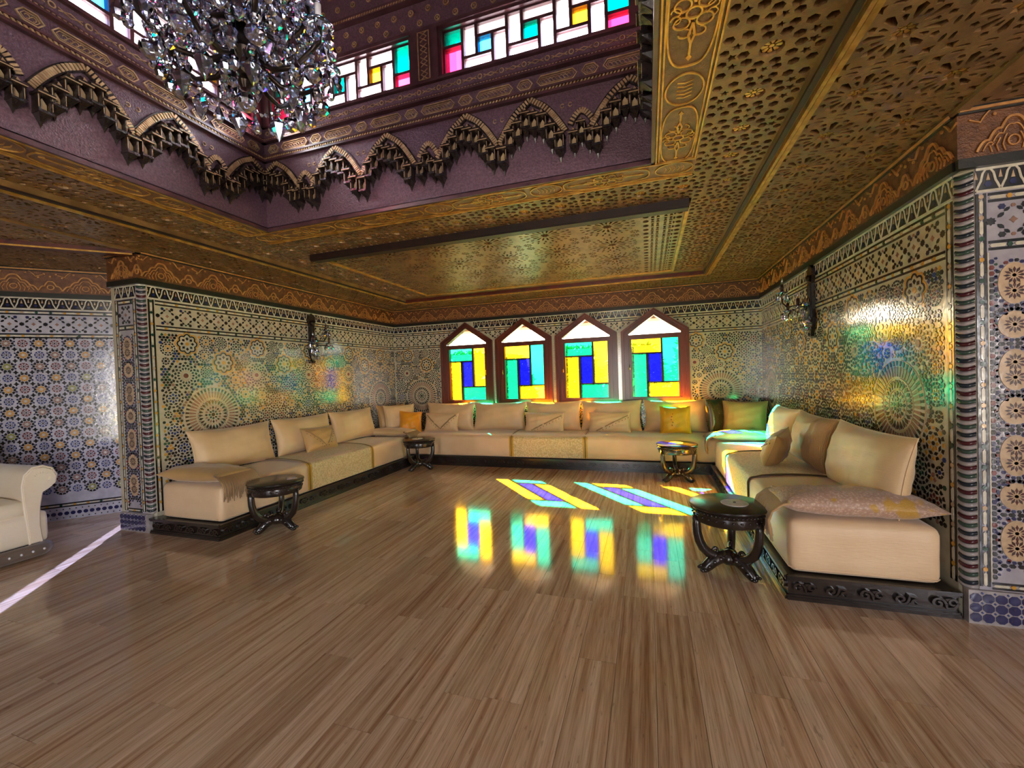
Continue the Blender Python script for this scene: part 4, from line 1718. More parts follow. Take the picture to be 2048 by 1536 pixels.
# ------------------------------------------------------------------ soft furnishings helpers
def softbox(sx, sy, sz, r, dome=0.0, nx=14, ny=14, nz=6, wob=0.0, seed=0):
    """rounded box centred in x and y, standing on z=0, with a domed top"""
    rnd = random.Random(seed)
    ph = [rnd.random() * 6.28 for _ in range(6)]
    b = MB()
    idx = {}
    hx, hy, hz = sx / 2, sy / 2, sz / 2

    def vert(a, c, d):
        key = (round(a, 5), round(c, 5), round(d, 5))
        if key in idx:
            return idx[key]
        x, y, z_ = a * hx, c * hy, d * hz
        cx_, cy_, cz_ = max(-hx + r, min(hx - r, x)), max(-hy + r, min(hy - r, y)), max(-hz + r, min(hz - r, z_))
        v = Vector((x - cx_, y - cy_, z_ - cz_))
        m_ = max(abs(v.x), abs(v.y), abs(v.z))
        if v.length > 1e-9:
            v = v.normalized() * m_
        p_ = Vector((cx_, cy_, cz_)) + v
        top = max(0, p_.z / hz)
        p_.z += dome * top * (1 - (x / hx) ** 2) * (1 - (y / hy) ** 6)
        if wob:
            p_ += Vector((sin(7 * y + ph[0]) * (abs(a) > .9), sin(8 * x + ph[1]) * (abs(c) > .9), (sin(6 * x + ph[2]) + sin(5 * y + ph[3])) * .6)) * wob * (1 if top > 0 else .3)
        idx[key] = len(b.v)
        b.v.append((p_.x, p_.y, p_.z + hz))
        return idx[key]

    def lat(n_):
        """parameters denser near the edges"""
        return [sin(pi / 2 * (2 * i / n_ - 1)) for i in range(n_ + 1)]
    gx, gy, gz = lat(nx), lat(ny), lat(nz)
    def patch(A, B, fn, flip):
        for i in range(len(A) - 1):
            for j in range(len(B) - 1):
                f = [fn(A[i], B[j]), fn(A[i + 1], B[j]), fn(A[i + 1], B[j + 1]), fn(A[i], B[j + 1])]
                b.f.append(f[::-1] if flip else f)
                b.c.append(None)
    patch(gx, gy, lambda a, c: vert(a, c, 1), False)
    patch(gx, gy, lambda a, c: vert(a, c, -1), True)
    patch(gx, gz, lambda a, d: vert(a, -1, d), False)
    patch(gx, gz, lambda a, d: vert(a, 1, d), True)
    patch(gy, gz, lambda c, d: vert(1, c, d), False)
    patch(gy, gz, lambda c, d: vert(-1, c, d), True)
    return b


def pillow_fn(w, h, t, seed=0, pinch=.07, wr=.006):
    rnd = random.Random(seed)
    ph = [rnd.random() * 6.28 for _ in range(8)]

    def S(u, v, side):
        """u,v in -1..1; side +1 front (-y), -1 back; stands on z=0"""
        x = u * w / 2 * (1 - pinch * (1 - v * v) * abs(u) ** 3)
        z_ = v * h / 2 * (1 - pinch * 1.25 * (1 - u * u) * abs(v) ** 3)
        th = t / 2 * ((1 - abs(u) ** 3.2) ** .62) * ((1 - abs(v) ** 3.0) ** .62)
        edge = (1 - u * u) * (1 - v * v)
        wv = wr * (sin(9 * u + 4 * v + ph[0]) + sin(13 * v - 5 * u + ph[1]) + .7 * sin(22 * u + ph[2])) * edge ** .5
        wv += wr * 1.5 * sin(26 * u + ph[3]) * max(0, v) ** 2 * edge ** .4
        # belly a little lower than the middle
        th *= 1 + .12 * (-v)
        return (x, -side * (th + wv), z_ + h / 2)
    return S


def pillow_mesh(S, nu=26, nv=20):
    b = MB()
    def g(n_):
        return [sin(pi / 2 * (2 * i / n_ - 1)) for i in range(n_ + 1)]
    U, V = g(nu), g(nv)
    k = 0
    for side in (1, -1):
        k0 = len(b.v)
        b.v += [S(u, v, side) for v in V for u in U]
        for j in range(nv):
            for i in range(nu):
                f = [k0 + j * (nu + 1) + i, k0 + j * (nu + 1) + i + 1, k0 + (j + 1) * (nu + 1) + i + 1, k0 + (j + 1) * (nu + 1) + i]
                b.f.append(f if side > 0 else f[::-1])
                b.c.append(None)
    return b


def piping(S, r=.005, n=16):
    def g(n_):
        return [sin(pi / 2 * (2 * i / n_ - 1)) for i in range(n_)]
    P = [S(u, -1, 1) for u in g(n)] + [S(1, v, 1) for v in g(n)] + [S(-u, 1, 1) for u in g(n)] + [S(-1, -v, 1) for v in g(n)]
    P = [(x, 0, z_) for x, y, z_ in P]
    b = MB()
    b.tube(P + [P[0]], r, 6, False)
    return b


def on_pillow(S, pts, w, off=.004):
    """flat braid strip laid on the front of a pillow along (u,v) points"""
    b = MB()
    L = []
    for i in range(len(pts) - 1):
        for j in range(6):
            t = j / 6
            L.append((pts[i][0] + (pts[i + 1][0] - pts[i][0]) * t, pts[i][1] + (pts[i + 1][1] - pts[i][1]) * t))
    L.append(pts[-1])
    vs = []
    for i, (u, v) in enumerate(L):
        a, c = L[max(i - 1, 0)], L[min(i + 1, len(L) - 1)]
        dx, dy = c[0] - a[0], c[1] - a[1]
        l = sqrt(dx * dx + dy * dy)
        nx_, ny_ = -dy / l * w, dx / l * w
        for s_ in (-1, 0, 1):
            p_ = S(max(-.99, min(.99, u + nx_ * s_)), max(-.99, min(.99, v + ny_ * s_)), 1)
            vs.append((p_[0], p_[1] - off - (.003 if s_ == 0 else 0), p_[2]))
    n_ = len(L)
    b.add(vs, [(3 * i + k, 3 * i + 3 + k, 3 * i + 4 + k, 3 * i + 1 + k) for i in range(n_ - 1) for k in (0, 1)])
    return b


def cushion(label, w, h, t, loc, rz, lean, mat, group, seed, roll=0.0, style=None):
    """rz: heading of the front (0 faces -y); lean: tilt backwards"""
    o = thing('cushion', label, 'cushion', loc, (0, 0, 0), group)
    o.rotation_euler = (Matrix.Rotation(rz, 3, 'Z') @ Matrix.Rotation(-lean, 3, 'X') @ Matrix.Rotation(roll, 3, 'Y')).to_euler()
    S = pillow_fn(w, h, t, seed)
    pillow_mesh(S).build('cover', mat, o, True)
    piping(S).build('piping', mat if style != 'dark' else 'trim', o, True)
    if style in ('V', 'diag'):
        L = ([(-.86, .72), (.05, -.78), (.86, .78)] if style == 'V' else [(-.62, -.86), (.9, .62)])
        on_pillow(S, L, .05).build('braid', 'trim', o)
        bd = MB()
        for i in range(len(L) - 1):
            for j in range(10 if style == 'diag' else 7):
                f_ = (j + .6) / (10 if style == 'diag' else 7)
                u = L[i][0] + (L[i + 1][0] - L[i][0]) * f_ + (.09 if i or style == 'diag' else -.09)
                v = L[i][1] + (L[i + 1][1] - L[i][1]) * f_ - .13
                if abs(u) < .93 and abs(v) < .93:
                    p_ = S(u, v, 1)
                    bd.ball((p_[0], p_[1] - .004, p_[2]), .007, 6, 4, 1, 1, 1.5)
        bd.build('tassel_beads', 'trim', o, True)['kind'] = 'stuff'
    if style == 'motif':
        bd = MB()
        for k in range(5):
            p_ = S(-.22 + .05 * sin(k * 2), -.42 + .2 * k, 1)
            bd.ball((p_[0], p_[1] - .002, p_[2]), .013 - .0012 * k, 7, 4, 1.2, .4, 1)
        bd.build('embroidery', 'brass', o, True)
    if style == 'pleat':
        bd = MB()
        for k in range(26):
            u = .30 + .026 * k
            P = [S(u, -.96 + .08 * j, 1) for j in range(25)]
            bd.tube([(x, y - .001, z_) for x, y, z_ in P], .0065, 5, False)
        bd.build('pleats', mat, o, True)['kind'] = 'stuff'
    return o


# ------------------------------------------------------------------ the three banquettes
def scroll_unit(f):
    """one leaf scroll in low relief, 0.17 long, centred; x along, y up, z out"""
    b = MB()
    d = .17
    sp = []
    for k in range(18):
        t = k / 17
        a = t * 2.6 * pi
        r = .034 * (1 - t * .8)
        sp.append((-d * .12 + r * cos(a), f * r * sin(a)))
    b.ribbon(sp, .012, 0, .02)
    b.ribbon([(-d * .12 + .034, 0), (d * .1, -f * .026), (d * .3, -f * .02), (d * .42, f * .012)], .013, 0, .022)
    b.ribbon(arc(d * .27, f * .012, .017, 0, 1.7 * pi, 10), .011, 0, .02)
    b.prism([(d * .05, f * .03), (d * .22, f * .036), (d * .12, f * .014)], 0, .018)
    return b.mesh('carved_scroll', 'darkwood')


SCROLLS = (scroll_unit(1), scroll_unit(-1))


def plinth(name, label, x0, y0, x1, y1, faces):
    o = thing(name, label, 'sofa base', ((x0 + x1) / 2, (y0 + y1) / 2, 0))
    cx_, cy_ = (x0 + x1) / 2, (y0 + y1) / 2
    b = MB()
    b.box(x0 - cx_ + .012, y0 - cy_ + .012, .0, x1 - cx_ - .012, y1 - cy_ - .012, .155)
    b.build('plinth_body', 'darkwood', o)
    for (O, U, N, L) in faces:
        O = (O[0] - cx_, O[1] - cy_, 0)
        F = frame(O, U, (0, 0, 1), N)
        m_ = MB()
        for z0_, z1_, h_ in ((0, .022, .012), (.022, .034, .004), (.128, .142, .006), (.142, .162, .016)):
            m_.prism([(0, z0_), (L, z0_), (L, z1_), (0, z1_)], -.012, h_, F)
        m_.build('moulding', 'darkwood', o)
        n_ = max(1, round(L / .17))
        for i in range(n_):
            k = L / n_ / .17
            c = link('carved_scroll', SCROLLS[i % 2], o)
            p0 = F((i + .5) * L / n_, .082, -.012)
            c.matrix_local = Matrix(((U[0] * k, 0, N[0], p0[0]), (U[1] * k, 0, N[1], p0[1]), (0, 1, 0, p0[2]), (0, 0, 0, 1)))
    return o


XS0, XS1, YS = -4.10, .846, 6.745
plinth('banquette_base', 'long black carved wooden base under the left banquette', XL + .01, YPL - .01, XS0, YS - .02,
       [((XS0, YPL - .01, 0), (0, 1, 0), (1, 0, 0), YS - .02 - YPL), ((XL + .01, YPL - .01, 0), (1, 0, 0), (0, -1, 0), XS0 - XL - .01)])
plinth('banquette_base', 'black carved wooden base under the right banquette beside the tiled pillar', XS1, YPR + .02, XR - .01, YS - .02,
       [((XS1, YPR + .02, 0), (0, 1, 0), (-1, 0, 0), YS - .04 - YPR), ((XS1, YPR + .02, 0), (1, 0, 0), (0, -1, 0), XR - XS1 - .01)])
plinth('banquette_base', 'dark wooden base under the banquette along the window wall', XL + .01, YS, XR - .01, YB - .01,
       [((XL + .01, YS, 0), (1, 0, 0), (0, -1, 0), XR - XL - .02)])
MZ = .163


def mattress(label, x0, y0, x1, y1, seed, dome=.035):
    o = thing('mattress', label, 'mattress', ((x0 + x1) / 2, (y0 + y1) / 2, MZ), group='banquette mattresses')
    along_y = (y1 - y0) > (x1 - x0)
    b = softbox(x1 - x0, y1 - y0, .36, .055, dome, 16 if along_y else 60, 60 if along_y else 16, 8, .004, seed)
    b.build('mattress_cover', 'mattress', o, True)
    p_ = MB()
    hx, hy = (x1 - x0) / 2 - .004, (y1 - y0) / 2 - .004
    for z_ in (.03,):
        c = [(-hx + .03, -hy), (hx - .03, -hy), (hx, -hy + .03), (hx, hy - .03), (hx - .03, hy), (-hx + .03, hy), (-hx, hy - .03), (-hx, -hy + .03)]
        p_.tube([(x, y, z_) for x, y in c + c[:1]], .004, 6, False)
    p_.build('piping', 'mattress', o)
    return o


mattress('cream satin mattress of the left banquette under the round mosaic', -4.99, YPL + .03, XS0 - .03, 6.56, 1)
mattress('cream satin mattress of the right banquette next to the tiled pillar', XS1 + .03, YPR + .06, 1.70, 6.56, 2)
mattress('long cream mattress on the banquette beneath the four windows', -5.0, YS + .03, 1.66, 7.66, 3)


def runner(label, axis, front, back, a0, a1, sgn, edge, cat='throw'):
    """quilted cover laid over a mattress: profile from the front bottom edge over the top; axis: running direction of the banquette"""
    Hm, r = .36, .055
    depth = abs(back - front)
    prof = [(-.006, .02), (-.006, .12), (-.006, Hm - r)]
    for i in range(1, 7):
        t = pi / 2 * i / 6
        prof.append((r - (r + .006) * cos(t), Hm - r + (r + .006) * sin(t)))
    for i in range(1, 13):
        d_ = r + (depth * .98 - r) * i / 12
        xx = (d_ - depth / 2) / (depth / 2)
        prof.append((d_, Hm + .006 + .037 * (1 - xx * xx)))
    # dome also lifts the front shoulder a little
    n_ = 24
    o = thing('quilted_throw', label, cat)
    ctr = ((front + back) / 2, (a0 + a1) / 2) if axis == 'y' else ((a0 + a1) / 2, (front + back) / 2)
    o.location = (ctr[0], ctr[1], MZ)

    def pos(d_, a, z_, off=0):
        w = front + sgn * d_
        return (w - ctr[0], a - ctr[1], z_ + off) if axis == 'y' else (a - ctr[0], w - ctr[1], z_ + off)
    b = MB()
    m_ = len(prof)
    for i in range(n_ + 1):
        a = a0 + (a1 - a0) * i / n_
        b.v += [pos(d_, a, z_) for d_, z_ in prof]
    for i in range(n_):
        for j in range(m_ - 1):
            b.f.append((i * m_ + j, i * m_ + j + 1, (i + 1) * m_ + j + 1, (i + 1) * m_ + j))
            b.c.append(None)
    b.build('quilted_cloth', 'quilt', o, True)
    for a in (a0, a1):
        if edge == 'gold':
            for da in (-.022, .022):
                e = MB()
                for k in (-.013, .013):
                    e.v += [pos(d_ - .003, a + da + k, z_ + .004) for d_, z_ in prof]
                e.f = [(j, j + 1, m_ + j + 1, m_ + j) for j in range(m_ - 1)]
                e.c = [None] * (m_ - 1)
                e.build('gold_ribbon', 'goldtrim', o, True)
        e = MB()
        e.tube([pos(d_ - .003, a, z_ + .004) for d_, z_ in prof], .007, 6)
        e.build('edge_piping', 'piping', o, True)
    return o


runner('quilted cream throw with double gold ribbons on the left banquette', 'y', XS0 - .03, -4.99, 4.27, 5.55, -1, 'gold')
runner('quilted throw with thin dark edges on the right banquette', 'y', XS1 + .03, 1.70, 4.42, 5.62, 1, 'thin')
runner('cream throw with gold edge on the banquette beneath the windows', 'x', YS + .03, 7.66, -2.24, -.99, 1, 'gold')
ST = MZ + .36 + .012     # seat top near the wall

# back cushions, left banquette (facing +x)
G1 = 'large cream back cushions along the walls'
FX = pi / 2     # front turned from -y to +x
cushion('large cream silk cushion at the near end of the left banquette', 1.08, .52, .26, (-4.86, 3.90, ST), FX, .2, 'silk', G1, 11)
cushion('large beige cushion in the middle of the left banquette behind the tasselled one', 1.08, .53, .26, (-4.86, 5.02, ST), FX, .2, 'silk', G1, 12)
cushion('large cream cushion at the far end of the left banquette', 1.08, .53, .26, (-4.86, 6.12, ST), FX, .2, 'silk', G1, 13)
cushion('small gold cushion with V-shaped tasselled braid leaning on the left banquette', .56, .36, .2, (-4.58, 5.02, ST + .02), FX - .12, .38, 'silk2', 'small tasselled cushions', 14, 0.02, 'V')
# right banquette (facing -x)
cushion('large cream silk cushion at the near end of the right banquette by the pillar', 1.14, .54, .27, (1.52, 3.90, ST), -FX, .2, 'silk', G1, 21)
cushion('large gold cushion with pleated edge, second from the pillar on the right banquette', 1.02, .53, .26, (1.54, 5.02, ST), -FX, .2, 'silk2', G1, 22, 0, 'pleat')
cushion('large sunlit cushion, third from the pillar on the right banquette', .95, .53, .24, (1.54, 6.03, ST), -FX, .2, 'silk', G1, 23)
cushion('small beige cushion with a beaded diagonal on the right banquette', .46, .36, .2, (1.2, 5.0, ST + .02), -FX - .45, .35, 'silk2', 'small tasselled cushions', 24, .1, 'diag')
# window wall (facing -y)
for i, (x0, x1, lab) in enumerate(((-4.2, -3.21, 'large cream cushion at the left end of the window banquette'), (-3.19, -2.18, 'large cream cushion second from the left beneath the windows, nothing before it'),
                                   (-2.15, -1.16, 'large cream cushion in the middle of the row beneath the windows'), (-1.13, -.13, 'large cream cushion fourth from the left beneath the windows'),
                                   (-.07, .90, 'large cream cushion at the right end of the row beneath the windows'))):
    cushion(lab, (x1 - x0) * 1.03, .54, .24, ((x0 + x1) / 2, 7.42, ST), 0, .17, 'silk', G1, 31 + i)
G2 = 'small tasselled cushions'
cushion('small cream cushion with V-shaped braid, leftmost beneath the windows', .72, .36, .17, (-3.80, 7.22, ST), 0, .25, 'silk', G2, 41, 0, 'V')
cushion('small cream cushion with beaded diagonal before the middle window cushion', .72, .36, .17, (-1.77, 7.22, ST), 0, .25, 'silk', G2, 42, 0, 'diag')
cushion('small cream cushion with beaded diagonal before the fourth window cushion', .70, .36, .17, (-.64, 7.22, ST), 0, .25, 'silk', G2, 43, 0, 'diag')
cushion('small square mustard cushion with embroidered motif under the rightmost window', .47, .45, .18, (.40, 7.20, ST), 0, .2, 'yellow', None, 44, 0, 'motif')
cushion('dark gold sequinned cushion on edge in the right back corner', .5, .55, .18, (1.06, 7.36, ST), .9, .12, 'sequin', None, 45)
cushion('large golden cushion standing in the right back corner', .62, .52, .22, (1.38, 7.20, ST), -.35, .2, 'silk2', G1, 46)
cushion('beige cushion leaning in the left back corner against the wall', .62, .54, .2, (-4.76, 7.12, ST), 1.1, .2, 'silk2', G1, 47)
cushion('cream cushion in front of the one in the left back corner', .62, .54, .2, (-4.55, 7.05, ST), .95, .22, 'silk', G1, 48)
cushion('small orange cushion in the left back corner', .42, .42, .17, (-4.31, 6.98, ST), .8, .3, 'orange', None, 49, .12)


# flat brocade bolsters with fringe at the ends
def flat_cushion(label, w, d, t, loc, rz, mat, fringe_side, seed, tilt=0.0):
    o = thing('bolster', label, 'cushion', loc, (0, tilt, rz), 'flat fringed bolsters')
    S = pillow_fn(w, d, t, seed, .05, .004)
    b = pillow_mesh(S)
    b.v = [(x, z_ - d / 2, -y + t * .42) for x, y, z_ in b.v]
    b.v = [(x, y, max(z_, -.0)) for x, y, z_ in b.v]
    b.build('cover', mat, o, True)
    rnd = random.Random(seed)
    f = MB()
    s_ = fringe_side
    n_ = 70
    for i in range(n_):
        v = -1 + 2 * (i + .5) / n_
        y = v * d / 2 * .98
        x = s_ * w / 2 * (1 - .05 * (1 - v * v))
        j = rnd.uniform(-.012, .012)
        L = rnd.uniform(.12, .19)
        f.tube([(x - s_ * .06, y, t * .50), (x - s_ * .01, y, t * .42), (x + s_ * .05, y + j * .5, t * .12), (x + s_ * .075, y + j, -.3 * L), (x + s_ * (.062 + j), y + j * 1.6, -L)],
               [.007, .010, .0095, .008, .004], 5)
    f.build('fringe', 'fringe', o, True)['kind'] = 'stuff'
    h = MB()
    h.tube([(s_ * w / 2 * (1 - .05 * (1 - v * v)) - s_ * .05, v * d / 2 * .97, t * .55) for v in [-1 + .1 * k for k in range(21)]], .011, 7)
    h.build('heading_braid', 'trim', o, True)
    return o


TOPZ = MZ + .36
flat_cushion('flat beige satin bolster with fringe on the near end of the left banquette', .92, .42, .17, (-4.62, YPL + .25, TOPZ + .02), 0, 'silk2', 1, 61)
flat_cushion('flat cream and gold brocade bolster with fringe at the near end of the right banquette', .92, .42, .17, (1.295, YPR + .28, TOPZ + .02), 0, 'brocade', -1, 62)
flat_cushion('flat cream bolster with fringe at the far end of the left banquette', .92, .42, .14, (-4.58, 6.72, TOPZ + .012), 0, 'silk', 1, 63)
flat_cushion('flat bolster with fringe lit green at the far end of the right banquette', .92, .42, .14, (1.29, 6.72, TOPZ + .012), 0, 'silk', -1, 64)


# ------------------------------------------------------------------ round side tables
def make_table(label):
    t = thing('side_table', label, 'table', group='round black carved side tables')
    b = MB()
    b.lathe([(0, .505), (.255, .505), (.268, .508), (.275, .517), (.272, .526), (.262, .53), (0, .53)], 40)
    smooth_by_angle(b.build('table_top', 'darkwood', t))
    b = MB()
    b.lathe([(.232, .40), (.245, .408), (.25, .43), (.248, .47), (.255, .48), (.258, .495), (.25, .505), (.20, .505), (.20, .40)], 40)
    ap = smooth_by_angle(b.build('apron', 'darkwood', t))
    b = MB()
    for i in range(56):
        a = 2 * pi * i / 56
        b.ball((.259 * cos(a), .259 * sin(a), .488), .0085, 6, 4)
        if i % 2 == 0:
            b.ball((.249 * cos(a), .249 * sin(a), .45), .011, 6, 4, 1, 1, .8)
    b.build('beading', 'darkwood', ap, True)['kind'] = 'stuff'
    for k in range(3):
        a = pi / 2 + 2 * pi * k / 3
        ca, sa = cos(a), sin(a)
        b = MB()
        P = [(.238, .44), (.240, .38), (.236, .31), (.222, .245), (.195, .19), (.155, .15), (.105, .125), (.05, .115)]
        b.tube([(r * ca, r * sa, z_) for r, z_ in P], [.032, .032, .033, .035, .036, .036, .036, .04], 10, True, .85)
        leg = b.build('leg', 'darkwood', t, True)
        b = MB()
        # scroll where the leg meets the hub
        b.tube([(.105 * ca + .018 * cos(s) * ca, .105 * sa + .018 * cos(s) * sa, .165 + .022 * sin(s)) for s in [i * .5 for i in range(12)]], [.012] * 12, 7)
        b.build('scroll', 'darkwood', leg, True)
        b = MB()
        P = [(.03, .125), (.08, .11), (.125, .085), (.165, .05), (.195, .026), (.215, .022)]
        b.tube([(r * ca, r * sa, z_) for r, z_ in P], [.05, .05, .048, .044, .036, .024], 10, True, .95)
        for i, (r, z_) in enumerate(P[1:]):
            b.ball((r * ca, r * sa, z_ + .03), .026 - .003 * i, 7, 5, 1, 1, .9)
            for s in (-1, 1):
                b.ball((r * ca - s * .034 * sa, r * sa + s * .034 * ca, z_ + .004), .021 - .002 * i, 7, 5)
        b.ball((.205 * ca, .205 * sa, .018), .018, 8, 6)
        b.build('foot', 'darkwood', t, True)
    b = MB()
    b.lathe([(0, .06), (.045, .065), (.07, .09), (.075, .12), (.055, .15), (.025, .168), (0, .175)], 16)
    b.build('hub', 'darkwood', t, True)
    return t


TB = [((.555, 3.53), -.25, 'round black carved side table in front of the near right banquette'), ((-3.80, 3.46), .62, 'round black carved side table at the near left banquette'),
      ((.36, 6.30), .1, 'round dark side table in the far right corner before the window banquette'), ((-3.76, 6.34), .7, 'round dark side table in the far left corner')]
t0 = make_table(TB[0][2])
for k, ((x, y), a, lab) in enumerate(TB):
    t = t0 if k == 0 else copy_tree(t0)
    t.location = (x, y, 0)
    t.rotation_euler = (0, 0, a)
    t['label'] = lab


def coaster(label, x, y, r=.095):
    o = thing('coaster', label, 'coaster', (x, y, .5305))
    b = MB()
    b.lathe([(0, 0), (r, 0), (r, .003), (r - .004, .004), (0, .004)], 36)
    b.build('disc', 'white', o)
    b = MB()
    b.lathe([(0, .004), (.011, .004), (.010, .009), (0, .010)], 12)
    b.build('centre_dot', 'ink', o)


coaster('round white disc with black dot on the near right table', .60, 3.53)
coaster('round white disc on the far right table', .35, 6.32)
coaster('round white disc on the far left table', -3.79, 6.34)
o = thing('paper_card', 'small pale card lying on the near left table', 'card', (-3.69, 3.56, .5305), (0, 0, .9))
b = MB()
b.box(-.05, -.06, 0, .05, .06, .002)
b.box(-.05, -.06, .002, .049, .06, .004)
b.build('card_sheet', 'paper', o)
b = MB()
b.box(-.04, -.035, .004, .04, .035, .0045)
b.build('card_print', 'white', o)


# ------------------------------------------------------------------ ivory armchair at the left edge
t = thing('armchair', 'ivory upholstered armchair with rolled arm and tufted skirt at the left edge', 'armchair', (-5.95, 1.95, 0))
# local: +x front, +y the visible arm side
b = softbox(.86, 1.0, .30, .05, .02, 10, 10, 6)
b.v = [(x, y, z_ + .12) for x, y, z_ in b.v]
b.build('seat_base', 'chair', t, True)
b = softbox(.74, .76, .15, .06, .03, 10, 10, 6)
b.v = [(x + .06, y - .02, z_ + .40) for x, y, z_ in b.v]
b.build('seat_cushion', 'chair', t, True)
for sy, nm in ((1, 'arm'), (-1, 'arm')):
    b = MB()
    # profile in (y,z) of a rolled arm, swept along x with a slightly waisted front
    pr = [(.36, .12), (.345, .35), (.33, .55), (.325, .68), (.345, .78), (.40, .84), (.47, .845), (.535, .81), (.565, .74), (.55, .67), (.50, .625), (.455, .60), (.43, .45), (.425, .28), (.44, .12)]
    n_ = len(pr)
    for i, x in enumerate((-.42, -.2, .1, .36, .42, .44)):
        k = 1 if i < 4 else (.985 if i == 4 else .95)
        cy_, cz_ = .43, .48
        for y, z_ in pr:
            b.v.append((x, sy * (cy_ + (y - cy_) * k), cz_ + (z_ - cz_) * k))
    for i in range(5):
        for j in range(n_):
            b.f.append((i * n_ + j, i * n_ + (j + 1) % n_, (i + 1) * n_ + (j + 1) % n_, (i + 1) * n_ + j))
            b.c.append(None)
    b.f.append([5 * n_ + j for j in range(n_)])
    b.c.append(None)
    b.f.append(list(range(n_))[::-1])
    b.c.append(None)
    a_ = smooth_by_angle(b.build(nm, 'chair', t), 50)
    e = MB()
    e.tube([(.425, sy * y, z_) for y, z_ in pr], .010, 6, False)
    e.build('arm_piping', 'chair', a_, True)
    e = MB()
    for k in range(14):
        a0 = -.9 + k * .26
        e.tube([(.44, sy * (.455 + .05 * cos(a0)), .725 + .05 * sin(a0)), (.43, sy * (.455 + .115 * cos(a0)), .725 + .115 * sin(a0))], .004, 5)
    e.build('arm_pleats', 'chair', a_, True)['kind'] = 'stuff'
b = softbox(.22, .92, .70, .09, .04, 8, 12, 10)
b.v = [(x - .38 - .12 * max(0, z_ - .3), y, z_ + .38) for x, y, z_ in b.v]
b.build('backrest', 'chair', t, True)
b = MB()
b.tube([(-.40, -.46, .07), (.42, -.46, .07), (.455, -.42, .07), (.455, .42, .07), (.42, .46, .07), (-.40, .46, .07)], .062, 12)
sk = b.build('skirt', 'tuft', t, True)
b = MB()
b.ball((0, 0, 0), .011, 7, 5)
BT = b.mesh('button', 'white', True)
for k in range(12):
    link('button', BT, sk, (.515, -.42 + k * .076, .078))
for k in range(9):
    link('button', BT, sk, (.35 - k * .09, .52, .078))


# ------------------------------------------------------------------ crystal pieces
def drop_mesh(n=8, kind='drop'):
    b = MB()
    if kind == 'drop':       # pear-shaped faceted pendant hanging from z=0, about 0.09 long
        b.lathe([(0, 0), (.004, -.004), (.006, -.02), (.016, -.045), (.022, -.066), (.016, -.083), (0, -.095)], n)
    elif kind == 'kite':
        b.lathe([(0, 0), (.024, -.03), (.014, -.06), (0, -.085)], 6)
    elif kind == 'ball':
        b.lathe([(0, 0), (.02, -.008), (.036, -.024), (.04, -.04), (.034, -.058), (.018, -.074), (0, -.08)], 10)
    elif kind == 'bead':
        b.lathe([(0, .011), (.008, .007), (.011, 0), (.008, -.007), (0, -.011)], 7)
    return b


CR = {k: drop_mesh(8, k).mesh('crystal_' + k, 'crystal') for k in ('drop', 'kite', 'ball', 'bead')}
NM = {'drop': 'crystal_drop', 'kite': 'crystal_kite', 'ball': 'crystal_ball', 'bead': 'crystal_bead'}


def crystal(kind, parent, loc, s=1.0):
    o = link(NM[kind], CR[kind], parent, loc, (0, 0, R.random() * 3))
    o.scale = (s, s, s)
    return o


# ------------------------------------------------------------------ chandelier
ch = thing('chandelier', 'bronze chandelier hung with cut crystal drops beneath the lantern', 'chandelier', (-1.69, 1.47, 2.87))
b = MB()
b.lathe([(0, 0), (.018, .01), (.03, .04), (.02, .07), (.05, .11), (.075, .16), (.06, .21), (.03, .25), (.026, .34), (.05, .38), (.06, .42), (.03, .47), (.022, .6), (.04, .66), (.05, .7), (.02, .76), (.012, .9), (.012, 2.62), (0, 2.62)], 18)
stem = smooth_by_angle(b.build('stem', 'bronze', ch))
sm = MB()
for i in range(41):
    z_ = .95 + i * .04
    sm.ball((0, 0, z_), .018, 6, 4, 1 if i % 2 else .5, .5 if i % 2 else 1, 1.2)
sm.build('chain', 'bronze', ch, True)['kind'] = 'stuff'
bob = MB()
bob.lathe([(.01, .0), (.03, .002), (.055, .01), (.062, .018), (.058, .02), (.03, .008), (.01, .006)], 16)
BOB = bob.mesh('bobeche', 'crystal', True)
cnd = MB()
cnd.lathe([(.012, 0), (.013, .09), (.009, .092), (.0, .094)], 10)
CND = cnd.mesh('candle', M['white'], True)
blb = MB()
blb.lathe([(0, 0), (.010, .008), (.014, .025), (.008, .05), (0, .072)], 10)
BLB = blb.mesh('candle_bulb', 'crystal', True)
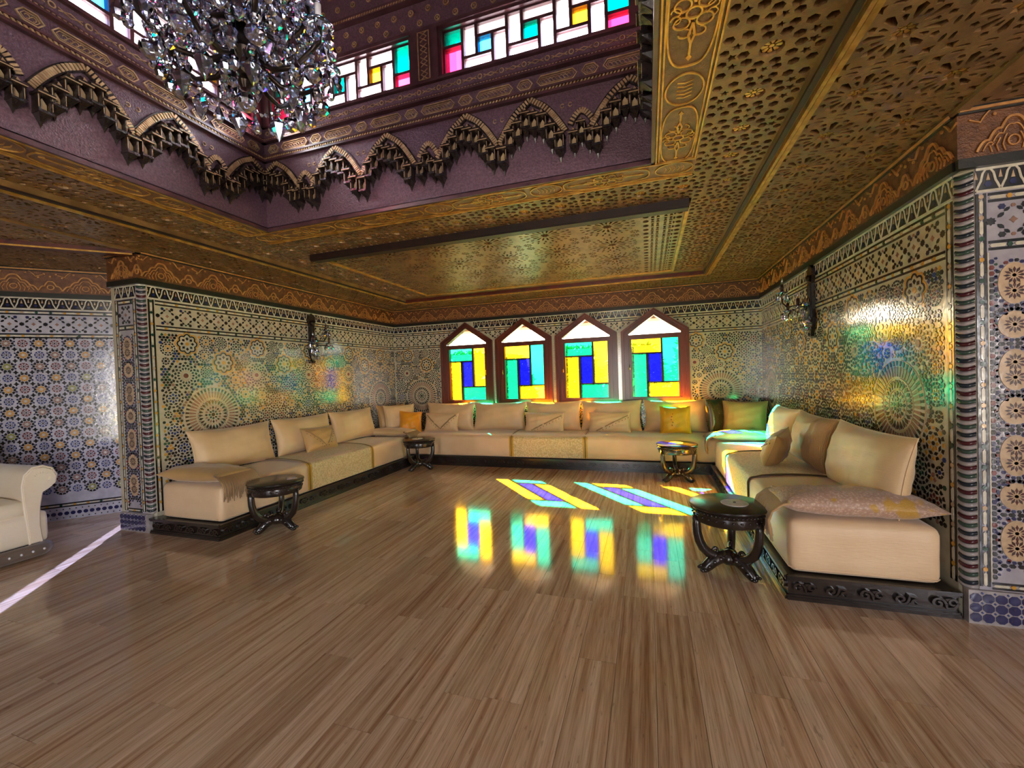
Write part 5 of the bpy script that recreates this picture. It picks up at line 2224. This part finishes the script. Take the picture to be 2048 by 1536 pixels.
for tier, (na, rad, z0_, zt_, ph) in enumerate(((8, .36, .14, .26, .2), (8, .27, .30, .44, .55), (6, .2, .50, .66, .3))):
    for k in range(na):
        a = ph + 2 * pi * k / na
        ca, sa = cos(a), sin(a)
        b = MB()
        P = [(.03, z0_ + .04), (.08, z0_ - .02), (.14, z0_ - .06), (rad * .66, z0_ - .06), (rad * .88, z0_ + .0), (rad, zt_ - .08), (rad, zt_ - .02)]
        b.tube([(r * ca, r * sa, z_) for r, z_ in P], [.014, .013, .012, .011, .011, .012, .016], 8)
        arm = b.build('arm', 'bronze', ch, True)
        link('bobeche', BOB, arm, (rad * ca, rad * sa, zt_ - .03))
        link('candle', CND, arm, (rad * ca, rad * sa, zt_ - .01))
        link('candle_bulb', BLB, arm, (rad * ca, rad * sa, zt_ + .084))
        for j in range(6):
            t_ = 2 * pi * j / 6
            x, y = rad * ca + .055 * cos(t_), rad * sa + .055 * sin(t_)
            crystal('bead', ch, (x, y, zt_ - .03))
            crystal(R.choice(('drop', 'kite', 'drop')), ch, (x, y, zt_ - .043), R.uniform(.8, 1.15))
        # big pendants below each arm
        for rr, zz, kd, sc in ((rad * .62, z0_ - .07, 'kite', 1.5), (rad * .9, z0_ - .01, 'ball', 1.0)):
            crystal('bead', ch, (rr * ca, rr * sa, zz - .012), 1.3)
            crystal('bead', ch, (rr * ca, rr * sa, zz - .034), 1.1)
            crystal(kd, ch, (rr * ca, rr * sa, zz - .048), sc)
        # swag of beads to the next arm
        a2 = ph + 2 * pi * (k + 1) / na
        for j in range(1, 9):
            f_ = j / 9
            aa = a + (a2 - a) * f_
            sg = .14 * sin(pi * f_)
            rr = rad * (1 - .18 * sin(pi * f_))
            crystal('bead', ch, (rr * cos(aa), rr * sin(aa), zt_ - .05 - sg), 1.15)
        for j in (3, 6):
            f_ = j / 9
            aa = a + (a2 - a) * f_
            rr = rad * (1 - .18 * sin(pi * f_))
            crystal('drop', ch, (rr * cos(aa), rr * sin(aa), zt_ - .062 - .14 * sin(pi * f_)), 1.1)
for k in range(10):
    a = 2 * pi * k / 10
    crystal('drop', ch, (.075 * cos(a), .075 * sin(a), .15), 1.2)
    crystal('drop', ch, (.055 * cos(a + .3), .055 * sin(a + .3), .38), 1.2)
crystal('ball', ch, (0, 0, -.005), 1.1)

# ------------------------------------------------------------------ wall sconces
def sconce(label, loc, rz):
    t = thing('wall_sconce', label, 'sconce', loc, (0, 0, rz), 'crystal wall sconces')
    # local: wall plane y=0, room towards -y, z from the bottom
    b = MB()
    b.prism([(-.05, .12), (0, 0), (.05, .12), (.07, .2), (.055, .30), (.05, .60), (.075, .66), (.07, .74), (0, .79), (-.07, .74), (-.075, .66), (-.05, .60), (-.055, .30), (-.07, .2)], 0, .035, lambda u, v, h: (u, -h, v))
    b.prism([(-.03, .15), (.03, .15), (.03, .58), (-.03, .58)], .035, .05, lambda u, v, h: (u, -h, v))
    b.build('backplate', 'darkwood', t)
    for z_, r in ((.17, .03), (.40, .035), (.64, .04), (.02, .022)):
        b = MB()
        b.ball((0, -.05, z_), r, 10, 6, 1, .6, 1)
        b.build('boss', 'bronze', t, True)
    for ax, z0_, zt_ in ((-.17, .36, .36), (.17, .36, .36), (.0, .42, .55)):
        b = MB()
        oy = -.30 if ax == 0 else -.2
        b.tube([(0, -.05, z0_), (ax * .3, oy * .45, z0_ - .07), (ax * .75, oy * .85, z0_ - .08), (ax, oy, z0_ - .03), (ax, oy, zt_ - .05)], [.012, .011, .010, .010, .012], 8)
        arm = b.build('arm', 'bronze', t, True)
        link('bobeche', BOB, arm, (ax, oy, zt_ - .06))
        c = MB()
        c.lathe([(.017, 0), (.017, .085), (.010, .09), (0, .09)], 10, ax, oy, zt_ - .04)
        c.build('candle', 'candle', arm, True)
        link('candle_bulb', BLB, arm, (ax, oy, zt_ + .05))
        for j in range(6):
            t_ = 2 * pi * j / 6
            crystal(R.choice(('drop', 'kite')), t, (ax + .055 * cos(t_), oy + .055 * sin(t_), zt_ - .062), .95)
    for j in range(7):
        a = pi + pi * (j + .5) / 7
        crystal('drop', t, (.06 * cos(a), -.05 + .06 * sin(a), .24), 1.1)
        crystal('drop', t, (.045 * cos(a), -.05 + .05 * sin(a), .42), 1.0)
        crystal('kite', t, (.05 * cos(a), -.05 + .05 * sin(a), .13), 1.0)
    return t


sconce('bronze and crystal wall sconce on the left mosaic wall', (XL + .008, 5.42, 1.86), pi / 2)
sconce('bronze and crystal wall sconce on the right mosaic wall', (XR - .008, 5.47, 1.88), -pi / 2)
